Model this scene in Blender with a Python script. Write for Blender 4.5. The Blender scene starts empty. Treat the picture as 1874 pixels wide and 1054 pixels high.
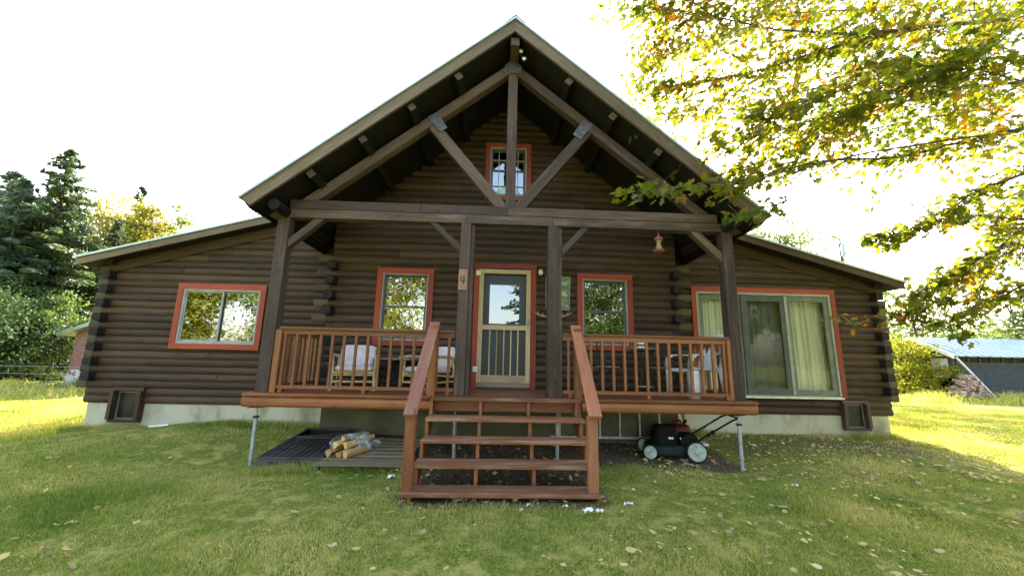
import bpy, math, random
import numpy as np
from mathutils import Vector, Matrix
random.seed(7)
RNG = np.random.default_rng(7)
PI = math.pi
SC = bpy.context.scene
COL = SC.collection

# ------------------------------------------------------------------ camera
CAM = Vector((-0.0886, -6.8332, 0.4797))
YAW, PITCH, ROLL, FOC = -0.0373, 0.1844, 0.0217, 713.99      # focal length for a 1874 px wide frame
_R = Vector((math.cos(YAW), math.sin(YAW), 0))
_F0 = Vector((-math.sin(YAW), math.cos(YAW), 0))
_F = math.cos(PITCH) * _F0 + math.sin(PITCH) * Vector((0, 0, 1))
_U = -math.sin(PITCH) * _F0 + math.cos(PITCH) * Vector((0, 0, 1))
R2 = math.cos(ROLL) * _R + math.sin(ROLL) * _U
U2 = -math.sin(ROLL) * _R + math.cos(ROLL) * _U
cam_d = bpy.data.cameras.new('camera')
cam = bpy.data.objects.new('camera', cam_d)
COL.objects.link(cam)
m = Matrix((R2, U2, -_F)).transposed().to_4x4()
m.translation = CAM
cam.matrix_world = m
cam_d.sensor_width = 36
cam_d.lens = FOC / 1874 * 36
cam_d.clip_end = 2000
cam_d.clip_start = 0.05
SC.camera = cam


def at(px, py, Y):
    """world point on the plane y=Y seen at a photo pixel (design aid for real positions)"""
    d = _F * FOC + R2 * (px - 937) - U2 * (py - 527)
    return CAM + d * ((Y - CAM.y) / d.y)


# ------------------------------------------------------------------ light
SUN_EL, SUN_AZ = math.radians(27), math.radians(7)      # azimuth measured from +Y towards +X
w = bpy.data.worlds.new('World')
SC.world = w
w.use_nodes = True
nt = w.node_tree
nt.nodes.clear()
sky = nt.nodes.new('ShaderNodeTexSky')
sky.sky_type = 'NISHITA'
sky.sun_disc = False
sky.sun_elevation = SUN_EL
sky.sun_rotation = SUN_AZ
sky.dust_density = 3.0
sky.air_density = 1.0
sky.ozone_density = 1.5
bg = nt.nodes.new('ShaderNodeBackground')
bg.inputs[1].default_value = 0.15
wo = nt.nodes.new('ShaderNodeOutputWorld')
tint = nt.nodes.new('ShaderNodeMix')
tint.data_type = 'RGBA'; tint.blend_type = 'MULTIPLY'
tint.inputs[0].default_value = 1
tint.inputs[7].default_value = (1.0, .855, .73, 1)          # warm white-balance tint multiplied over the whole sky colour
nt.links.new(sky.outputs[0], tint.inputs[6])
nt.links.new(tint.outputs[2], bg.inputs[0])
nt.links.new(bg.outputs[0], wo.inputs[0])
sd = bpy.data.lights.new('sun', 'SUN')
sd.energy = 3.2
sd.angle = math.radians(0.6)
sd.color = (1.0, 0.93, 0.8)
sun = bpy.data.objects.new('sun', sd)
COL.objects.link(sun)
S = Vector((math.sin(SUN_AZ) * math.cos(SUN_EL), math.cos(SUN_AZ) * math.cos(SUN_EL), math.sin(SUN_EL)))
sun.rotation_euler = S.to_track_quat('Z', 'Y').to_euler()
SC.view_settings.view_transform = 'Standard'
SC.view_settings.look = 'None'
SC.view_settings.exposure = 3.25
SC.view_settings.gamma = 1.0
SC.cycles.max_bounces = 8
SC.cycles.transparent_max_bounces = 16


# ------------------------------------------------------------------ materials
def new_mat(name):
    mt = bpy.data.materials.new(name)
    mt.use_nodes = True
    n = mt.node_tree
    n.nodes.clear()
    out = n.nodes.new('ShaderNodeOutputMaterial')
    return mt, n, out


def N(n, typ, **kw):
    x = n.nodes.new(typ)
    for k, v in kw.items():
        if k.startswith('i_'):
            x.inputs[k[2:].replace('_', ' ')].default_value = v
        else:
            setattr(x, k, v)
    return x


def L(n, a, b):
    n.links.new(a, b)


def c4(c):
    return (c[0], c[1], c[2], 1)


def mix(n, fac, a, b, typ='MIX'):
    x = n.nodes.new('ShaderNodeMix')
    x.data_type = 'RGBA'
    x.blend_type = typ
    if isinstance(fac, (int, float)):
        x.inputs[0].default_value = fac
    else:
        L(n, fac, x.inputs[0])
    for s, v in ((6, a), (7, b)):
        if isinstance(v, tuple):
            x.inputs[s].default_value = c4(v)
        else:
            L(n, v, x.inputs[s])
    return x.outputs[2]


def ramp(n, src, a, b):
    x = n.nodes.new('ShaderNodeMapRange')
    x.interpolation_type = 'SMOOTHSTEP'
    x.inputs[1].default_value = a
    x.inputs[2].default_value = b
    L(n, src, x.inputs[0])
    return x.outputs[0]


def noise(n, vec, scale, detail=4, rough=.55):
    x = N(n, 'ShaderNodeTexNoise')
    x.inputs['Scale'].default_value = scale
    x.inputs['Detail'].default_value = detail
    x.inputs['Roughness'].default_value = rough
    if vec is not None:
        L(n, vec, x.inputs['Vector'])
    return x.outputs[0]


def mapped(n, src, sc, loc=(0, 0, 0)):
    x = N(n, 'ShaderNodeMapping')
    x.inputs['Scale'].default_value = sc
    x.inputs['Location'].default_value = loc
    L(n, src, x.inputs[0])
    return x.outputs[0]


def wood(name, dark, light, worn=None, rough=.7, grain=1.0, bump=.35, wornamt=(.55, .75), spec=.3):
    mt, n, out = new_mat(name)
    tc = N(n, 'ShaderNodeTexCoord')
    uv = tc.outputs['UV']
    g = noise(n, mapped(n, uv, (2.2, 34 * grain, 1)), 1.0, 7, .65)
    big = noise(n, mapped(n, uv, (.5, 2.2, 1)), 1.0, 3)
    fine = noise(n, mapped(n, uv, (7, 150, 1)), 1.0, 4)
    f = N(n, 'ShaderNodeMath', operation='MULTIPLY_ADD')
    L(n, g, f.inputs[0]); f.inputs[1].default_value = .6
    h = N(n, 'ShaderNodeMath', operation='MULTIPLY'); L(n, big, h.inputs[0]); h.inputs[1].default_value = .45
    L(n, h.outputs[0], f.inputs[2])
    c = mix(n, ramp(n, f.outputs[0], .3, .72), dark, light)
    if worn:
        wv = noise(n, mapped(n, uv, (.9, 9, 1), (7, 3, 0)), 1.0, 6, .7)
        c = mix(n, ramp(n, wv, *wornamt), c, worn)
    # knots
    vo = N(n, 'ShaderNodeTexVoronoi')
    vo.inputs['Scale'].default_value = 1
    L(n, mapped(n, uv, (1.7, 6, 1)), vo.inputs['Vector'])
    kn = ramp(n, vo.outputs['Distance'], .0, .13)
    c = mix(n, kn, tuple(x * .45 for x in dark), c)
    c = mix(n, .35, c, mix(n, fine, (.0, .0, .0), (1, 1, 1)), 'OVERLAY')
    pv = noise(n, mapped(n, uv, (.06, .06, 1), (3, 9, 0)), 1.0, 1)
    c = mix(n, 1.0, c, mix(n, ramp(n, pv, .3, .7), (.62, .62, .62), (1.3, 1.27, 1.22)), 'MULTIPLY')
    b = N(n, 'ShaderNodeBsdfPrincipled')
    L(n, c, b.inputs['Base Color'])
    b.inputs['Roughness'].default_value = rough
    b.inputs['Specular IOR Level'].default_value = spec
    bp = N(n, 'ShaderNodeBump')
    bp.inputs['Strength'].default_value = bump
    bp.inputs['Distance'].default_value = .006
    s = N(n, 'ShaderNodeMath', operation='ADD')
    L(n, g, s.inputs[0]); L(n, fine, s.inputs[1])
    L(n, s.outputs[0], bp.inputs['Height'])
    L(n, bp.outputs[0], b.inputs['Normal'])
    L(n, b.outputs[0], out.inputs[0])
    return mt


def plain(name, a, b=None, rough=.6, scale=6, metal=0, spec=.4, bump=.1, stretch=(1, 1, 1), lo=.4, hi=.65):
    mt, n, out = new_mat(name)
    tc = N(n, 'ShaderNodeTexCoord')
    b = b or tuple(x * .75 for x in a)
    v = mapped(n, tc.outputs['Object'], stretch)
    nz = noise(n, v, scale, 6, .6)
    c = mix(n, ramp(n, nz, lo, hi), a, b)
    p = N(n, 'ShaderNodeBsdfPrincipled')
    L(n, c, p.inputs['Base Color'])
    p.inputs['Roughness'].default_value = rough
    p.inputs['Metallic'].default_value = metal
    p.inputs['Specular IOR Level'].default_value = spec
    if bump:
        bp = N(n, 'ShaderNodeBump')
        bp.inputs['Strength'].default_value = bump
        bp.inputs['Distance'].default_value = .01
        L(n, noise(n, v, scale * 6, 4), bp.inputs['Height'])
        L(n, bp.outputs[0], p.inputs['Normal'])
    L(n, p.outputs[0], out.inputs[0])
    return mt


def leafmat(name, cols, trans=.5, rough=.5, scale=.8, tcol=None):
    """cols: list of leaf colours picked at random per leaf, with patches by position"""
    mt, n, out = new_mat(name)
    geo = N(n, 'ShaderNodeNewGeometry')
    tc = N(n, 'ShaderNodeTexCoord')
    nz = noise(n, tc.outputs['Object'], scale, 2)
    s = N(n, 'ShaderNodeMath', operation='MULTIPLY_ADD')
    L(n, geo.outputs['Random Per Island'], s.inputs[0]); s.inputs[1].default_value = .5
    k = N(n, 'ShaderNodeMapRange'); k.inputs[1].default_value = .3; k.inputs[2].default_value = .7
    k.inputs[3].default_value = 0; k.inputs[4].default_value = .5
    L(n, nz, k.inputs[0]); L(n, k.outputs[0], s.inputs[2])
    cr = N(n, 'ShaderNodeValToRGB')
    el = cr.color_ramp.elements
    while len(el) < len(cols):
        el.new(.5)
    for i, cc in enumerate(cols):
        el[i].position = i / max(1, len(cols) - 1)
        el[i].color = c4(cc)
    L(n, s.outputs[0], cr.inputs[0])
    d = N(n, 'ShaderNodeBsdfPrincipled')
    d.inputs['Roughness'].default_value = rough
    d.inputs['Specular IOR Level'].default_value = .25
    L(n, cr.outputs[0], d.inputs['Base Color'])
    t = N(n, 'ShaderNodeBsdfTranslucent')
    L(n, mix(n, 1.0, cr.outputs[0], tcol or (1, 1, 1), 'MULTIPLY'), t.inputs[0])
    mx = N(n, 'ShaderNodeMixShader')
    mx.inputs[0].default_value = trans
    L(n, d.outputs[0], mx.inputs[1]); L(n, t.outputs[0], mx.inputs[2])
    L(n, mx.outputs[0], out.inputs[0])
    return mt


def glassmat(name, refl=.4, tint=(.75, .8, .8), ior=1.5, rough=.01):
    mt, n, out = new_mat(name)
    g = N(n, 'ShaderNodeBsdfGlossy')
    g.inputs['Roughness'].default_value = rough
    g.inputs['Color'].default_value = (.95, .97, 1, 1)
    tc = N(n, 'ShaderNodeTexCoord')
    bp = N(n, 'ShaderNodeBump')
    bp.inputs['Strength'].default_value = .06
    bp.inputs['Distance'].default_value = .02
    L(n, noise(n, tc.outputs['Object'], 3.0, 2), bp.inputs['Height'])
    L(n, bp.outputs[0], g.inputs['Normal'])
    t = N(n, 'ShaderNodeBsdfTransparent')
    t.inputs[0].default_value = c4(tint)
    fr = N(n, 'ShaderNodeFresnel')
    fr.inputs[0].default_value = ior
    ad = N(n, 'ShaderNodeMath', operation='ADD', use_clamp=True)
    L(n, fr.outputs[0], ad.inputs[0]); ad.inputs[1].default_value = refl
    mx = N(n, 'ShaderNodeMixShader')
    L(n, ad.outputs[0], mx.inputs[0]); L(n, t.outputs[0], mx.inputs[1]); L(n, g.outputs[0], mx.inputs[2])
    L(n, mx.outputs[0], out.inputs[0])
    return mt


M = {}
M['log'] = wood('log_stain', (.030, .0165, .010), (.084, .050, .031), (.165, .112, .074), rough=.62, bump=.3, wornamt=(.6, .85))
M['log_end'] = plain('log_end_grain', (.008, .007, .0065), (.02, .016, .013), rough=.8, scale=14, bump=.4)
M['log_tip'] = wood('log_tip_stain', (.05, .038, .024), (.115, .09, .058), (.17, .14, .10), rough=.7)
M['timber'] = wood('grey_brown_timber', (.040, .026, .021), (.125, .086, .071), (.225, .168, .142), rough=.75, bump=.5, wornamt=(.5, .8))
M['fascia'] = wood('fascia_board', (.09, .066, .046), (.21, .16, .12), (.29, .235, .185), rough=.75)
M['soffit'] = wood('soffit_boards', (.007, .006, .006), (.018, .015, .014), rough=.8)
M['deck'] = wood('red_stained_wood', (.15, .045, .016), (.31, .122, .05), (.38, .20, .11), rough=.5, bump=.35, wornamt=(.58, .8), spec=.4)
M['tread'] = wood('worn_red_tread', (.15, .052, .024), (.31, .135, .066), (.48, .33, .24), rough=.6, bump=.45, wornamt=(.46, .74), spec=.4)
M['rail_pink'] = wood('faded_pink_rail', (.25, .10, .065), (.42, .21, .15), (.5, .33, .25), rough=.6)
M['rail_orange'] = wood('orange_rail', (.25, .09, .045), (.42, .18, .095), (.46, .24, .15), rough=.6)
M['red_trim'] = wood('red_trim_paint', (.22, .032, .016), (.33, .06, .032), (.40, .11, .07), rough=.55, bump=.15, wornamt=(.6, .9))
M['pine'] = wood('bare_pine', (.32, .22, .12), (.54, .43, .27), (.22, .14, .07), rough=.6, wornamt=(.6, .85))
M['vinyl'] = plain('grey_vinyl_frame', (.36, .37, .35), (.28, .29, .28), rough=.5)
M['vinyl_dark'] = plain('dark_grey_frame', (.06, .07, .07), (.085, .095, .092), rough=.45)
M['sage'] = plain('sage_grey_frame', (.13, .15, .12), (.18, .2, .16), rough=.5)
M['door_blue'] = plain('dark_teal_door_paint', (.015, .024, .027), (.022, .034, .037), rough=.4, scale=3)
M['glass'] = glassmat('window_glass', .24, (.3, .34, .34))
M['glass_dim'] = glassmat('window_glass_dim', .16, (.3, .34, .34))
M['glass_clear'] = glassmat('slider_glass', .0, (.95, .96, .93), 1.28)
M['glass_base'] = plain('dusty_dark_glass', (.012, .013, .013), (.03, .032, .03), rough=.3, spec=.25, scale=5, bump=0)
M['glass_mid'] = glassmat('grey_slider_glass', .0, (.62, .64, .62), 1.3)  # greyer tint for the dark-framed middle panel
M['glass_door'] = glassmat('door_glass', .10, (.3, .34, .34))
M['curtain'] = plain('cream_curtain', (.78, .79, .68), (.60, .62, .52), rough=.9, scale=1.5, stretch=(14, 1, .4), bump=0)
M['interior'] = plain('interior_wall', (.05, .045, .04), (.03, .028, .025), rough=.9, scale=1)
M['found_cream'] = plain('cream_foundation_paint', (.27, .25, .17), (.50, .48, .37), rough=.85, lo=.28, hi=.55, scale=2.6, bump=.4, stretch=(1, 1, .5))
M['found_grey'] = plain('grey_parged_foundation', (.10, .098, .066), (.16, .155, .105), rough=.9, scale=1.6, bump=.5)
M['roofmetal'] = plain('pale_green_roof_metal', (.42, .5, .46), (.5, .57, .52), rough=.35, metal=.6, scale=1.0)
M['zinc'] = plain('galvanised_steel', (.42, .46, .48), (.3, .33, .35), rough=.5, metal=.4, scale=20)
M['zinc_plate'] = plain('zinc_truss_plate', (.12, .12, .15), (.085, .085, .11), rough=.6, metal=.2, scale=12)
M['alu'] = plain('aluminium', (.6, .62, .6), (.42, .44, .42), rough=.4, metal=.5, scale=10)
M['blackp'] = plain('black_plastic', (.005, .0055, .006), (.009, .0095, .01), rough=.65, scale=8, spec=.15)
M['tray'] = plain('dark_grey_tray_plastic', (.07, .066, .062), (.04, .037, .036), rough=.6, scale=3)
M['teal'] = plain('dark_teal_mower_paint', (.004, .011, .011), (.007, .018, .018), rough=.5, spec=.2, scale=5)
M['hub'] = plain('pale_plastic_hub', (.45, .52, .48), (.3, .34, .31), rough=.6, scale=14)
M['rubber'] = plain('rubber', (.015, .015, .015), rough=.8, scale=30)
M['red_plastic'] = plain('red_plastic', (.13, .005, .008), (.09, .004, .006), rough=.4, scale=5)
M['white'] = plain('white_plastic', (.8, .8, .8), (.66, .66, .64), rough=.45, scale=5)
M['paper'] = plain('paper_white', (.8, .82, .85), (.65, .66, .7), rough=.8, scale=20)
M['cushion'] = plain('pale_pink_cushion', (.62, .5, .5), (.74, .66, .66), rough=.95, scale=9, bump=.3)
M['bamboo'] = plain('pale_bamboo', (.62, .52, .26), (.45, .34, .14), rough=.5, scale=18)
M['iron'] = plain('dark_wrought_iron', (.03, .032, .03), (.05, .05, .045), rough=.5, metal=.4, scale=20)
M['tabletop'] = plain('grey_table_top', (.26, .27, .24), (.18, .19, .17), rough=.5, scale=12)
M['pallet'] = wood('pallet_boards', (.15, .115, .07), (.30, .24, .155), (.38, .33, .25), rough=.85)
M['pallet_blue'] = plain('blue_pallet_paint', (.04, .12, .2), (.03, .08, .13), rough=.8, scale=12)
M['split'] = wood('split_firewood', (.38, .22, .08), (.6, .42, .2), rough=.8)
M['bark'] = plain('grey_bark', (.06, .048, .036), (.11, .09, .07), rough=.95, scale=5, bump=.8, stretch=(1, 1, .25))
M['bark_maple'] = plain('maple_bark', (.07, .055, .045), (.13, .11, .09), rough=.95, scale=7, bump=.8)
def filmmat():
    mt, n, out = new_mat('plastic_wrap_film')
    p = N(n, 'ShaderNodeBsdfPrincipled'); p.inputs['Base Color'].default_value = (.62, .74, .84, 1); p.inputs['Roughness'].default_value = .22
    t = N(n, 'ShaderNodeBsdfTransparent')
    tc = N(n, 'ShaderNodeTexCoord')
    mx = N(n, 'ShaderNodeMixShader')
    L(n, ramp(n, noise(n, tc.outputs['Object'], 14, 3), .35, .75), mx.inputs[0])
    L(n, t.outputs[0], mx.inputs[1]); L(n, p.outputs[0], mx.inputs[2]); L(n, mx.outputs[0], out.inputs[0])
    return mt
M['wrap'] = filmmat()
M['sign_pink'] = wood('pink_sign_board', (.2, .10, .07), (.3, .18, .13), rough=.7)
M['ink'] = plain('dark_numeral_paint', (.02, .014, .012), rough=.7)
M['lampglass'] = plain('pale_lamp_glass', (.75, .76, .7), (.6, .6, .5), rough=.15, scale=10)
M['bone'] = plain('pale_antler', (.42, .36, .26), (.3, .24, .16), rough=.7)
M['pic_tan'] = plain('picture_tan_wood', (.3, .25, .15), (.2, .17, .1), rough=.8, scale=10)
M['pic_green'] = plain('picture_sage', (.12, .17, .11), (.32, .38, .27), rough=.8, scale=14)
M['pic_pale'] = plain('picture_pale_green', (.45, .6, .5), (.36, .5, .4), rough=.8, scale=14)
M['sky_patch'] = plain('pale_cyan_painted_sky', (.42, .78, .85), (.36, .7, .8), rough=.3)
M['feeder_red'] = plain('feeder_red', (.26, .075, .055), (.18, .05, .035), rough=.4)
M['feeder_glass'] = plain('feeder_yellowish', (.28, .25, .11), (.2, .12, .07), rough=.2, scale=20)
M['rock'] = plain('rubble_rock', (.06, .048, .036), (.14, .115, .085), rough=.95, scale=9, bump=.6)
M['brick'] = None


# ------------------------------------------------------------------ mesh helpers
ORG = {}                                   # world origin of each object


def tag(o, label=None, cat=None, group=None, kind=None):
    if label: o['label'] = label
    if cat: o['category'] = cat
    if group: o['group'] = group
    if kind: o['kind'] = kind
    return o


def thing(name, label, cat, loc, group=None):
    o = bpy.data.objects.new(name, None)
    o.empty_display_size = .2
    COL.objects.link(o)
    o.location = loc
    ORG[o.name] = Vector(loc)
    return tag(o, label, cat, group)


class MB:
    def __init__(s):
        s.v, s.f, s.uv, s.sm, s.mi = [], [], [], [], []
        s.cur = 0

    def add(s, vs, fs, uvs=None, smooth=False):
        o = len(s.v)
        s.v += [tuple(v) for v in vs]
        ou, ov = random.uniform(0, 60), random.uniform(0, 60)
        for i, f in enumerate(fs):
            s.f.append([j + o for j in f])
            if uvs is None:
                s.uv.append([(vs[j][0] + vs[j][1] * .3 + ou, vs[j][2] + vs[j][1] + ov) for j in f])
            else:
                s.uv.append([(a + ou, b + ov) for a, b in uvs[i]])
            s.sm.append(smooth)
            s.mi.append(s.cur)

    def obox(s, c, ax, hs):
        """oriented box: ax three unit vectors, hs half sizes; uv runs along the longest side"""
        c = Vector(c); ax = [Vector(a) for a in ax]
        P = [c + ax[0] * hs[0] * i + ax[1] * hs[1] * j + ax[2] * hs[2] * k for i in (-1, 1) for j in (-1, 1) for k in (-1, 1)]
        F = [(0, 1, 3, 2), (4, 6, 7, 5), (0, 4, 5, 1), (2, 3, 7, 6), (0, 2, 6, 4), (1, 5, 7, 3)]
        l = max(range(3), key=lambda i: hs[i])
        o = [i for i in range(3) if i != l]
        UV = []
        for f in F:
            UV.append([((P[j] - c).dot(ax[l]), (P[j] - c).dot(ax[o[0]]) + (P[j] - c).dot(ax[o[1]])) for j in f])
        # make winding outward
        F2 = []
        for f, u in zip(F, UV):
            F2.append(f)
        s.add(P, F2, UV)

    def box(s, x0, x1, y0, y1, z0, z1):
        s.obox(((x0 + x1) / 2, (y0 + y1) / 2, (z0 + z1) / 2), ((1, 0, 0), (0, 1, 0), (0, 0, 1)),
               (abs(x1 - x0) / 2, abs(y1 - y0) / 2, abs(z1 - z0) / 2))

    def bar(s, a, b, w, h, up=(0, 0, 1)):
        """rectangular bar from a to b; w across, h along 'up'"""
        a, b = Vector(a), Vector(b)
        d = (b - a).normalized()
        u = Vector(up)
        r = d.cross(u)
        if r.length < 1e-4:
            r = d.cross(Vector((0, 1, 0)))
        r.normalize()
        u = r.cross(d).normalized()
        s.obox((a + b) / 2, (d, r, u), ((b - a).length / 2, w / 2, h / 2))

    def prism(s, pts, y0, y1, axis='y'):
        """polygon pts extruded along an axis; axis y: pts are (x,z); axis x: pts (y,z); axis z: pts (x,y)"""
        n = len(pts)
        if axis == 'y':
            V = [(p[0], y0, p[1]) for p in pts] + [(p[0], y1, p[1]) for p in pts]
        elif axis == 'x':
            V = [(y0, p[0], p[1]) for p in pts] + [(y1, p[0], p[1]) for p in pts]
        else:
            V = [(p[0], p[1], y0) for p in pts] + [(p[0], p[1], y1) for p in pts]
        F = [tuple(range(n)), tuple(range(2 * n - 1, n - 1, -1))]
        # main direction for uv
        best = max(((Vector(pts[(i + 1) % n]) - Vector(pts[i])) for i in range(n)), key=lambda e: e.length).normalized()
        perp = Vector((-best.y, best.x))
        f2 = lambda i: (Vector(pts[i % n]).dot(best), Vector(pts[i % n]).dot(perp))
        UV = [[f2(i) for i in F[0]], [f2(i) for i in F[1]]]
        size = max(max(f2(i)[0] for i in range(n)) - min(f2(i)[0] for i in range(n)), .001)
        for i in range(n):
            j = (i + 1) % n
            F.append((i, i + n, j + n, j))
            p, q = f2(i), f2(j)
            if abs(y1 - y0) > size:          # long extrusion: grain follows it
                UV.append([(y0, p[0] + p[1]), (y1, p[0] + p[1]), (y1, q[0] + q[1]), (y0, q[0] + q[1])])
            else:
                UV.append([(p[0], p[1] + y0), (p[0], p[1] + y1), (q[0], q[1] + y1), (q[0], q[1] + y0)])
        s.add(V, F, UV)

    def tube(s, pts, r, n=8, cap=True, smooth=True):
        pts = [Vector(p) for p in pts]
        rs = r if isinstance(r, (list, tuple)) else [r] * len(pts)
        V, F, UV = [], [], []
        ref = None
        ll = 0
        ls = []
        for i, p in enumerate(pts):
            d = (pts[min(i + 1, len(pts) - 1)] - pts[max(i - 1, 0)]).normalized()
            if ref is None:
                ref = d.orthogonal().normalized()
            ref = (ref - d * ref.dot(d))
            if ref.length < 1e-5:
                ref = d.orthogonal()
            ref.normalize()
            q = d.cross(ref)
            if i: ll += (p - pts[i - 1]).length
            ls.append(ll)
            for k in range(n):
                a = 2 * PI * k / n
                V.append(p + (ref * math.cos(a) + q * math.sin(a)) * rs[i])
        for i in range(len(pts) - 1):
            for k in range(n):
                k2 = (k + 1) % n
                F.append((i * n + k, i * n + k2, (i + 1) * n + k2, (i + 1) * n + k))
                c = 2 * PI * rs[i] / n
                UV.append([(ls[i], k * c), (ls[i], (k + 1) * c), (ls[i + 1], (k + 1) * c), (ls[i + 1], k * c)])
        s.add(V, F, UV, smooth)
        if cap:
            for e in (0, len(pts) - 1):
                f = tuple(range(e * n, e * n + n))
                vs = [V[i] for i in f]
                s.add(vs, [tuple(range(n)) if e else tuple(range(n - 1, -1, -1))])

    def lathe(s, c, prof, n=20, axis='z', smooth=True):
        c = Vector(c)
        V, F = [], []
        for (r, h) in prof:
            for k in range(n):
                a = 2 * PI * k / n
                if axis == 'z': V.append(c + Vector((r * math.cos(a), r * math.sin(a), h)))
                elif axis == 'y': V.append(c + Vector((r * math.cos(a), h, r * math.sin(a))))
                else: V.append(c + Vector((h, r * math.cos(a), r * math.sin(a))))
        for i in range(len(prof) - 1):
            for k in range(n):
                k2 = (k + 1) % n
                F.append((i * n + k, i * n + k2, (i + 1) * n + k2, (i + 1) * n + k))
        s.add(V, F, None, smooth)
        s.add(V[:n], [tuple(range(n))]); s.add(V[-n:], [tuple(range(n))])

    def blob(s, c, r, n=8, m=6, jit=.15, rot=0):
        c = Vector(c)
        V, F = [], []
        for i in range(m + 1):
            t = PI * i / m
            for k in range(n):
                a = 2 * PI * k / n + rot
                q = 1 + random.uniform(-jit, jit)
                V.append(c + Vector((r[0] * math.sin(t) * math.cos(a) * q, r[1] * math.sin(t) * math.sin(a) * q, r[2] * math.cos(t) * q)))
        for i in range(m):
            for k in range(n):
                k2 = (k + 1) % n
                F.append((i * n + k, i * n + k2, (i + 1) * n + k2, (i + 1) * n + k))
        s.add(V, F, None, True)

    def cushion(s, c, ax, hs, n=8, puff=.35):
        """pillow-like rounded box"""
        c = Vector(c); ax = [Vector(a).normalized() for a in ax]
        def sp(t, e):
            return math.copysign(abs(t) ** e, t)
        V, F = [], []
        N1, N2 = 12, 24
        for i in range(N1 + 1):
            t = -PI / 2 + PI * i / N1
            for k in range(N2):
                a = 2 * PI * k / N2
                x = sp(math.cos(t), puff) * sp(math.cos(a), puff)
                y = sp(math.cos(t), puff) * sp(math.sin(a), puff)
                z = sp(math.sin(t), .7)
                V.append(c + ax[0] * hs[0] * x + ax[1] * hs[1] * y + ax[2] * hs[2] * z)
        for i in range(N1):
            for k in range(N2):
                k2 = (k + 1) % N2
                F.append((i * N2 + k, i * N2 + k2, (i + 1) * N2 + k2, (i + 1) * N2 + k))
        s.add(V, F, None, True)

    def build(s, name, mats, parent=None, bevel=0, label=None, cat=None, group=None, kind=None, origin=None):
        if not isinstance(mats, (list, tuple)): mats = [mats]
        org = ORG[parent.name] if parent else (Vector(origin) if origin is not None else Vector((0, 0, 0)))
        me = bpy.data.meshes.new(name)
        me.from_pydata([tuple(Vector(v) - org) for v in s.v], [], s.f)
        ul = me.uv_layers.new(name='UVMap')
        flat = []
        for u in s.uv:
            for a, b in u: flat += [a, b]
        ul.data.foreach_set('uv', flat)
        me.polygons.foreach_set('use_smooth', s.sm)
        for mt in mats: me.materials.append(mt)
        if len(mats) > 1: me.polygons.foreach_set('material_index', s.mi)
        me.update()
        o = bpy.data.objects.new(name, me)
        COL.objects.link(o)
        if parent:
            o.parent = parent
        else:
            o.location = org
        ORG[o.name] = org
        import bmesh
        bm = bmesh.new(); bm.from_mesh(me)
        bmesh.ops.recalc_face_normals(bm, faces=bm.faces)
        bm.to_mesh(me); bm.free()
        if bevel:
            md = o.modifiers.new('bevel', 'BEVEL')
            md.width = bevel; md.segments = 2; md.limit_method = 'ANGLE'; md.angle_limit = math.radians(40)
        tag(o, label, cat, group, kind)
        return o


def one(name, mat, parent, fn, bevel=0, **kw):
    b = MB(); fn(b)
    return b.build(name, mat, parent, bevel, **kw)


def npmesh(name, V, F, mat, parent=None, smooth=False, **kw):
    """V (n,3) F (m,k) numpy"""
    me = bpy.data.meshes.new(name)
    V = np.asarray(V, np.float32); F = np.asarray(F, np.int32)
    org = np.array(ORG[parent.name]) if parent else np.zeros(3)
    V = V - org.astype(np.float32)
    me.vertices.add(len(V)); me.vertices.foreach_set('co', V.ravel())
    k = F.shape[1]
    me.loops.add(F.size); me.loops.foreach_set('vertex_index', F.ravel())
    me.polygons.add(len(F)); me.polygons.foreach_set('loop_start', np.arange(0, F.size, k, dtype=np.int32))
    me.polygons.foreach_set('loop_total', np.full(len(F), k, np.int32))
    me.update(calc_edges=True)
    me.materials.append(mat)
    if smooth: me.polygons.foreach_set('use_smooth', np.ones(len(F), bool))
    o = bpy.data.objects.new(name, me)
    COL.objects.link(o)
    if parent: o.parent = parent
    ORG[o.name] = Vector(org)
    tag(o, kw.get('label'), kw.get('cat'), kw.get('group'), kw.get('kind'))
    return o


# ------------------------------------------------------------------ terrain height
CP = np.array([(-7.4, .63, -.90), (-6.5, .5, -.79), (-5, .5, -.73), (-3.4, .5, -.76), (-2.5, 0, -.74), (0, 0, -.76), (3.9, .6, -.775), (5, .6, -.77),
               (7.4, .6, -.775), (-3.2, -1.4, -.95), (-1.6, -1.5, -.90), (3.3, -1.4, -.91), (2.5, -1, -.87), (0, -2.75, -.90), (0, -1.2, -.86), (0, -6.8, -1.08),
               (-4, -4, -1.05), (4, -4, -1.0), (-9, 1, -.98), (-12, 5, -.98), (9, 1, -.86), (12, 5, -.85), (8, -2, -.95), (-8, -3, -1.05),
               (0, 4, -.78), (-5, 6, -.85), (5, 6, -.8), (0, 12, -.9), (12, -8, -1.1), (-12, -8, -1.1), (0, -14, -1.15), (20, 14, -.95), (-20, 14, -.95)])


def H(x, y):
    x = np.asarray(x, float); y = np.asarray(y, float)
    sh = x.shape
    d2 = (x.reshape(-1, 1) - CP[:, 0]) ** 2 + (y.reshape(-1, 1) - CP[:, 1]) ** 2
    wgt = 1 / (d2 + .12) ** 1.6
    z = (wgt * CP[:, 2]).sum(1) / wgt.sum(1)
    near = np.exp(-((x.reshape(-1)) ** 2 + y.reshape(-1) ** 2) / 900)
    z = z * near + (1 - near) * -.95
    z += .012 * np.sin(x.reshape(-1) * 2.3 + 1) * np.sin(y.reshape(-1) * 1.9) + .006 * np.sin(x.reshape(-1) * 7.1) * np.sin(y.reshape(-1) * 6.3 + 2)
    return z.reshape(sh)


def hz(x, y):
    return float(H(np.array([x]), np.array([y]))[0])

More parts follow.
